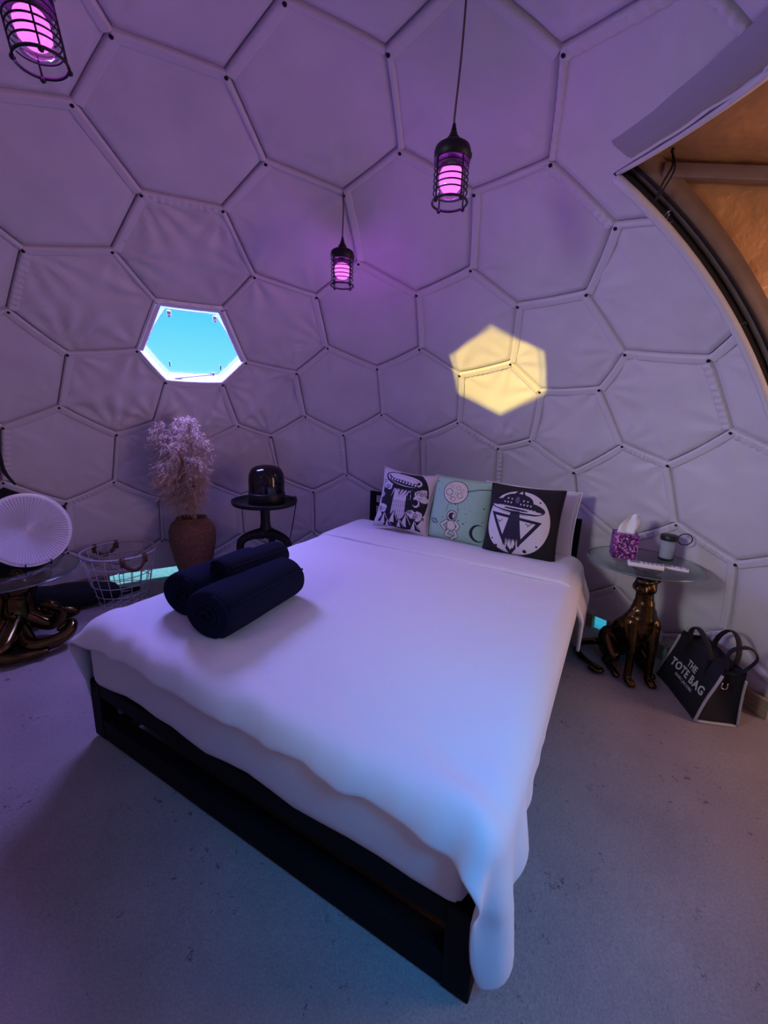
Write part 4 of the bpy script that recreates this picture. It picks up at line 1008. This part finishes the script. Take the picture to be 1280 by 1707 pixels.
def remote(label, loc, rz, size, mb, buttons, cols):
    t = thing('remote_control', label, 'remote', loc, rz, 'remote controls on the glass table')
    bm = B(); box(bm, (0, 0, size[2] / 2), size, bev=.004); obj('case', bm, mb, t)
    bm = B(); box(bm, (-size[0] * .30, 0, size[2] + .0003), (size[0] * .28, size[1] * .72, .0012)); obj('display', bm, M_grey, t, False)
    for i in range(buttons):
        for j in range(cols):
            bm = B(); box(bm, (-size[0] * .05 + size[0] * .48 * i / max(1, buttons - 1), (j - (cols - 1) / 2) * size[1] * .3, size[2] + .0008), (size[0] * .07, size[1] * .2, .0024), bev=.0006); obj('button', bm, mat('button', (.30, .30, .34), .5), t)
remote('long white remote control lying over the cheetah head', (1.800, .890, GZ), math.radians(-25), (.155, .048, .020), M_remote, 5, 2)
remote('small flat remote control beside the tumbler', (1.935, .868, GZ), math.radians(-33), (.110, .042, .012), M_remote, 3, 2)

# ------------------------------------------------------------------ tote bag
tt = thing('tote_bag', 'black canvas tote bag with pale edge webbing and white lettering', 'bag', (2.065, .745, 0), math.radians(-100))
bw_, bd_, bh_ = .375, .18, .275                    # local: x along the lettered face, -y towards the lettered face, z up
def tote_pt(x, y, z):
    k = z / bh_; sl = .035 * k                     # leans back a little, mouth narrower than the bottom
    yy = y * (1 - .52 * k); xx = x * (1 - .04 * k)
    return V(xx + .012 * noise.noise(V(x * 5, y * 5, z * 6)), yy + sl + .010 * noise.noise(V(x * 6 + 9, y * 4, z * 5)), z + .012 * noise.noise(V(x * 5, 3, 0)) * k)
bm = B(); n = 16; m = 12
def sheet(f, a, b):
    g = [[bm.verts.new(f(i / a, j / b)) for j in range(b + 1)] for i in range(a + 1)]
    for i in range(a):
        for j in range(b): bm.faces.new((g[i][j], g[i + 1][j], g[i + 1][j + 1], g[i][j + 1]))
sheet(lambda s, t: tote_pt((s - .5) * bw_, -bd_ / 2, t * bh_), n, m); sheet(lambda s, t: tote_pt((.5 - s) * bw_, bd_ / 2, t * bh_), n, m)
fold = lambda s, t: .045 * t * math.sin(PI * s)
sheet(lambda s, t: tote_pt(bw_ / 2 - fold(s, t), (s - .5) * bd_, t * bh_), 10, m); sheet(lambda s, t: tote_pt(-bw_ / 2 + fold(s, t), (.5 - s) * bd_, t * bh_), 10, m)
sheet(lambda s, t: tote_pt((s - .5) * bw_, (.5 - t) * bd_, .004), n, 6); sheet(lambda s, t: tote_pt((s - .5) * bw_ * .98, (t - .5) * bd_, bh_ * .93), n, 6)
bmesh.ops.remove_doubles(bm, verts=bm.verts[:], dist=.001); bmesh.ops.recalc_face_normals(bm, faces=bm.faces[:])
obj('body', bm, M_bag, tt)
for sx in (-1, 1):
    for sy in (-1, 1):
        bm = B(); tube(bm, [tote_pt(sx * (bw_ / 2 + .002), sy * (bd_ / 2 + .002), z) for z in np.linspace(.004, bh_ * (.9 if sy < 0 else .86), 12)], .0095, 8, flat=(1, 0, 0)); obj('edge_webbing', bm, M_trim, tt)
    bm = B(); tube(bm, [tote_pt(sx * (bw_ / 2 + .002), y, .006) for y in np.linspace(-bd_ / 2, bd_ / 2, 8)], .007, 8); obj('edge_webbing', bm, M_trim, tt)
for sy, h, x0, lean in ((-1, .11, .0, .02), (1, .12, .02, .02)):
    bm = B(); ps = []
    for q in range(17):
        a = PI * q / 16; ps.append(tote_pt((x0 + .095 * math.cos(a)), sy * bd_ / 2 * .98, bh_ * .8) + V(0, lean * math.sin(a) * -1 if sy < 0 else lean * math.sin(a), .055 + h * .9 * math.sin(a)))
    ps = [ps[0] - V(0, 0, .10)] + ps + [ps[-1] - V(0, 0, .10)]
    tube(bm, ps, .013, 8, flat=(0, 1, 0)); obj('handle', bm, M_bag, tt)
bm = B(); ps = [tote_pt(bw_ / 2 - .03, -.02, bh_ * .9)]; 
tube(bm, catmull([tote_pt(bw_ / 2 - .02, -.055, bh_ * .93), V(bw_ / 2 + .015, -.02, bh_ + .10), V(bw_ / 2 + .02, .045, bh_ + .13), V(bw_ / 2 + .02, .085, bh_ + .08), tote_pt(bw_ / 2 - .02, .06, bh_ * .92)], 6), .011, 8, flat=(1, 0, 0)); obj('shoulder_strap', bm, M_bag, tt)
bm = B(); tube(bm, catmull([V(bw_ / 2 + .003, -.012, .215), V(bw_ / 2 + .004, -.012, .190), V(bw_ / 2 + .004, .008, .190), V(bw_ / 2 + .003, .008, .215)], 5), .0025, 6); obj('metal_ring', bm, M_chrome, tt)
front = lambda x, z: tote_pt(x, -bd_ / 2, z)
ez = (front(0, .24) - front(0, .1)).normalized(); ex = V(1, 0, 0); nn = ex.cross(ez).normalized()
def lettering(s, size, x, z, sp=1.0, off=0.0):
    m = mat('white print', (.60, .58, .62), .7); ws = [text_mesh('lettering', q, size, m, tt, None, .0006, sp, 'LEFT', off) for q in s.split()]
    wd = [max(v.co.x for v in o.data.vertices) for o in ws]; gap = size * .36; cur = x - (sum(wd) + gap * (len(ws) - 1)) / 2
    for o, w_ in zip(ws, wd):
        for v in o.data.vertices: v.co = front(cur + v.co.x, z + v.co.y) + nn * (.0045 + v.co.z)
        cur += w_ + gap
lettering('THE', .045, .01, .160, 1.12, .0012); lettering('TOTE BAG', .056, .01, .108, 1.15, .0014); lettering('MARC JACOBS', .021, .01, .078, 1.2, .0)
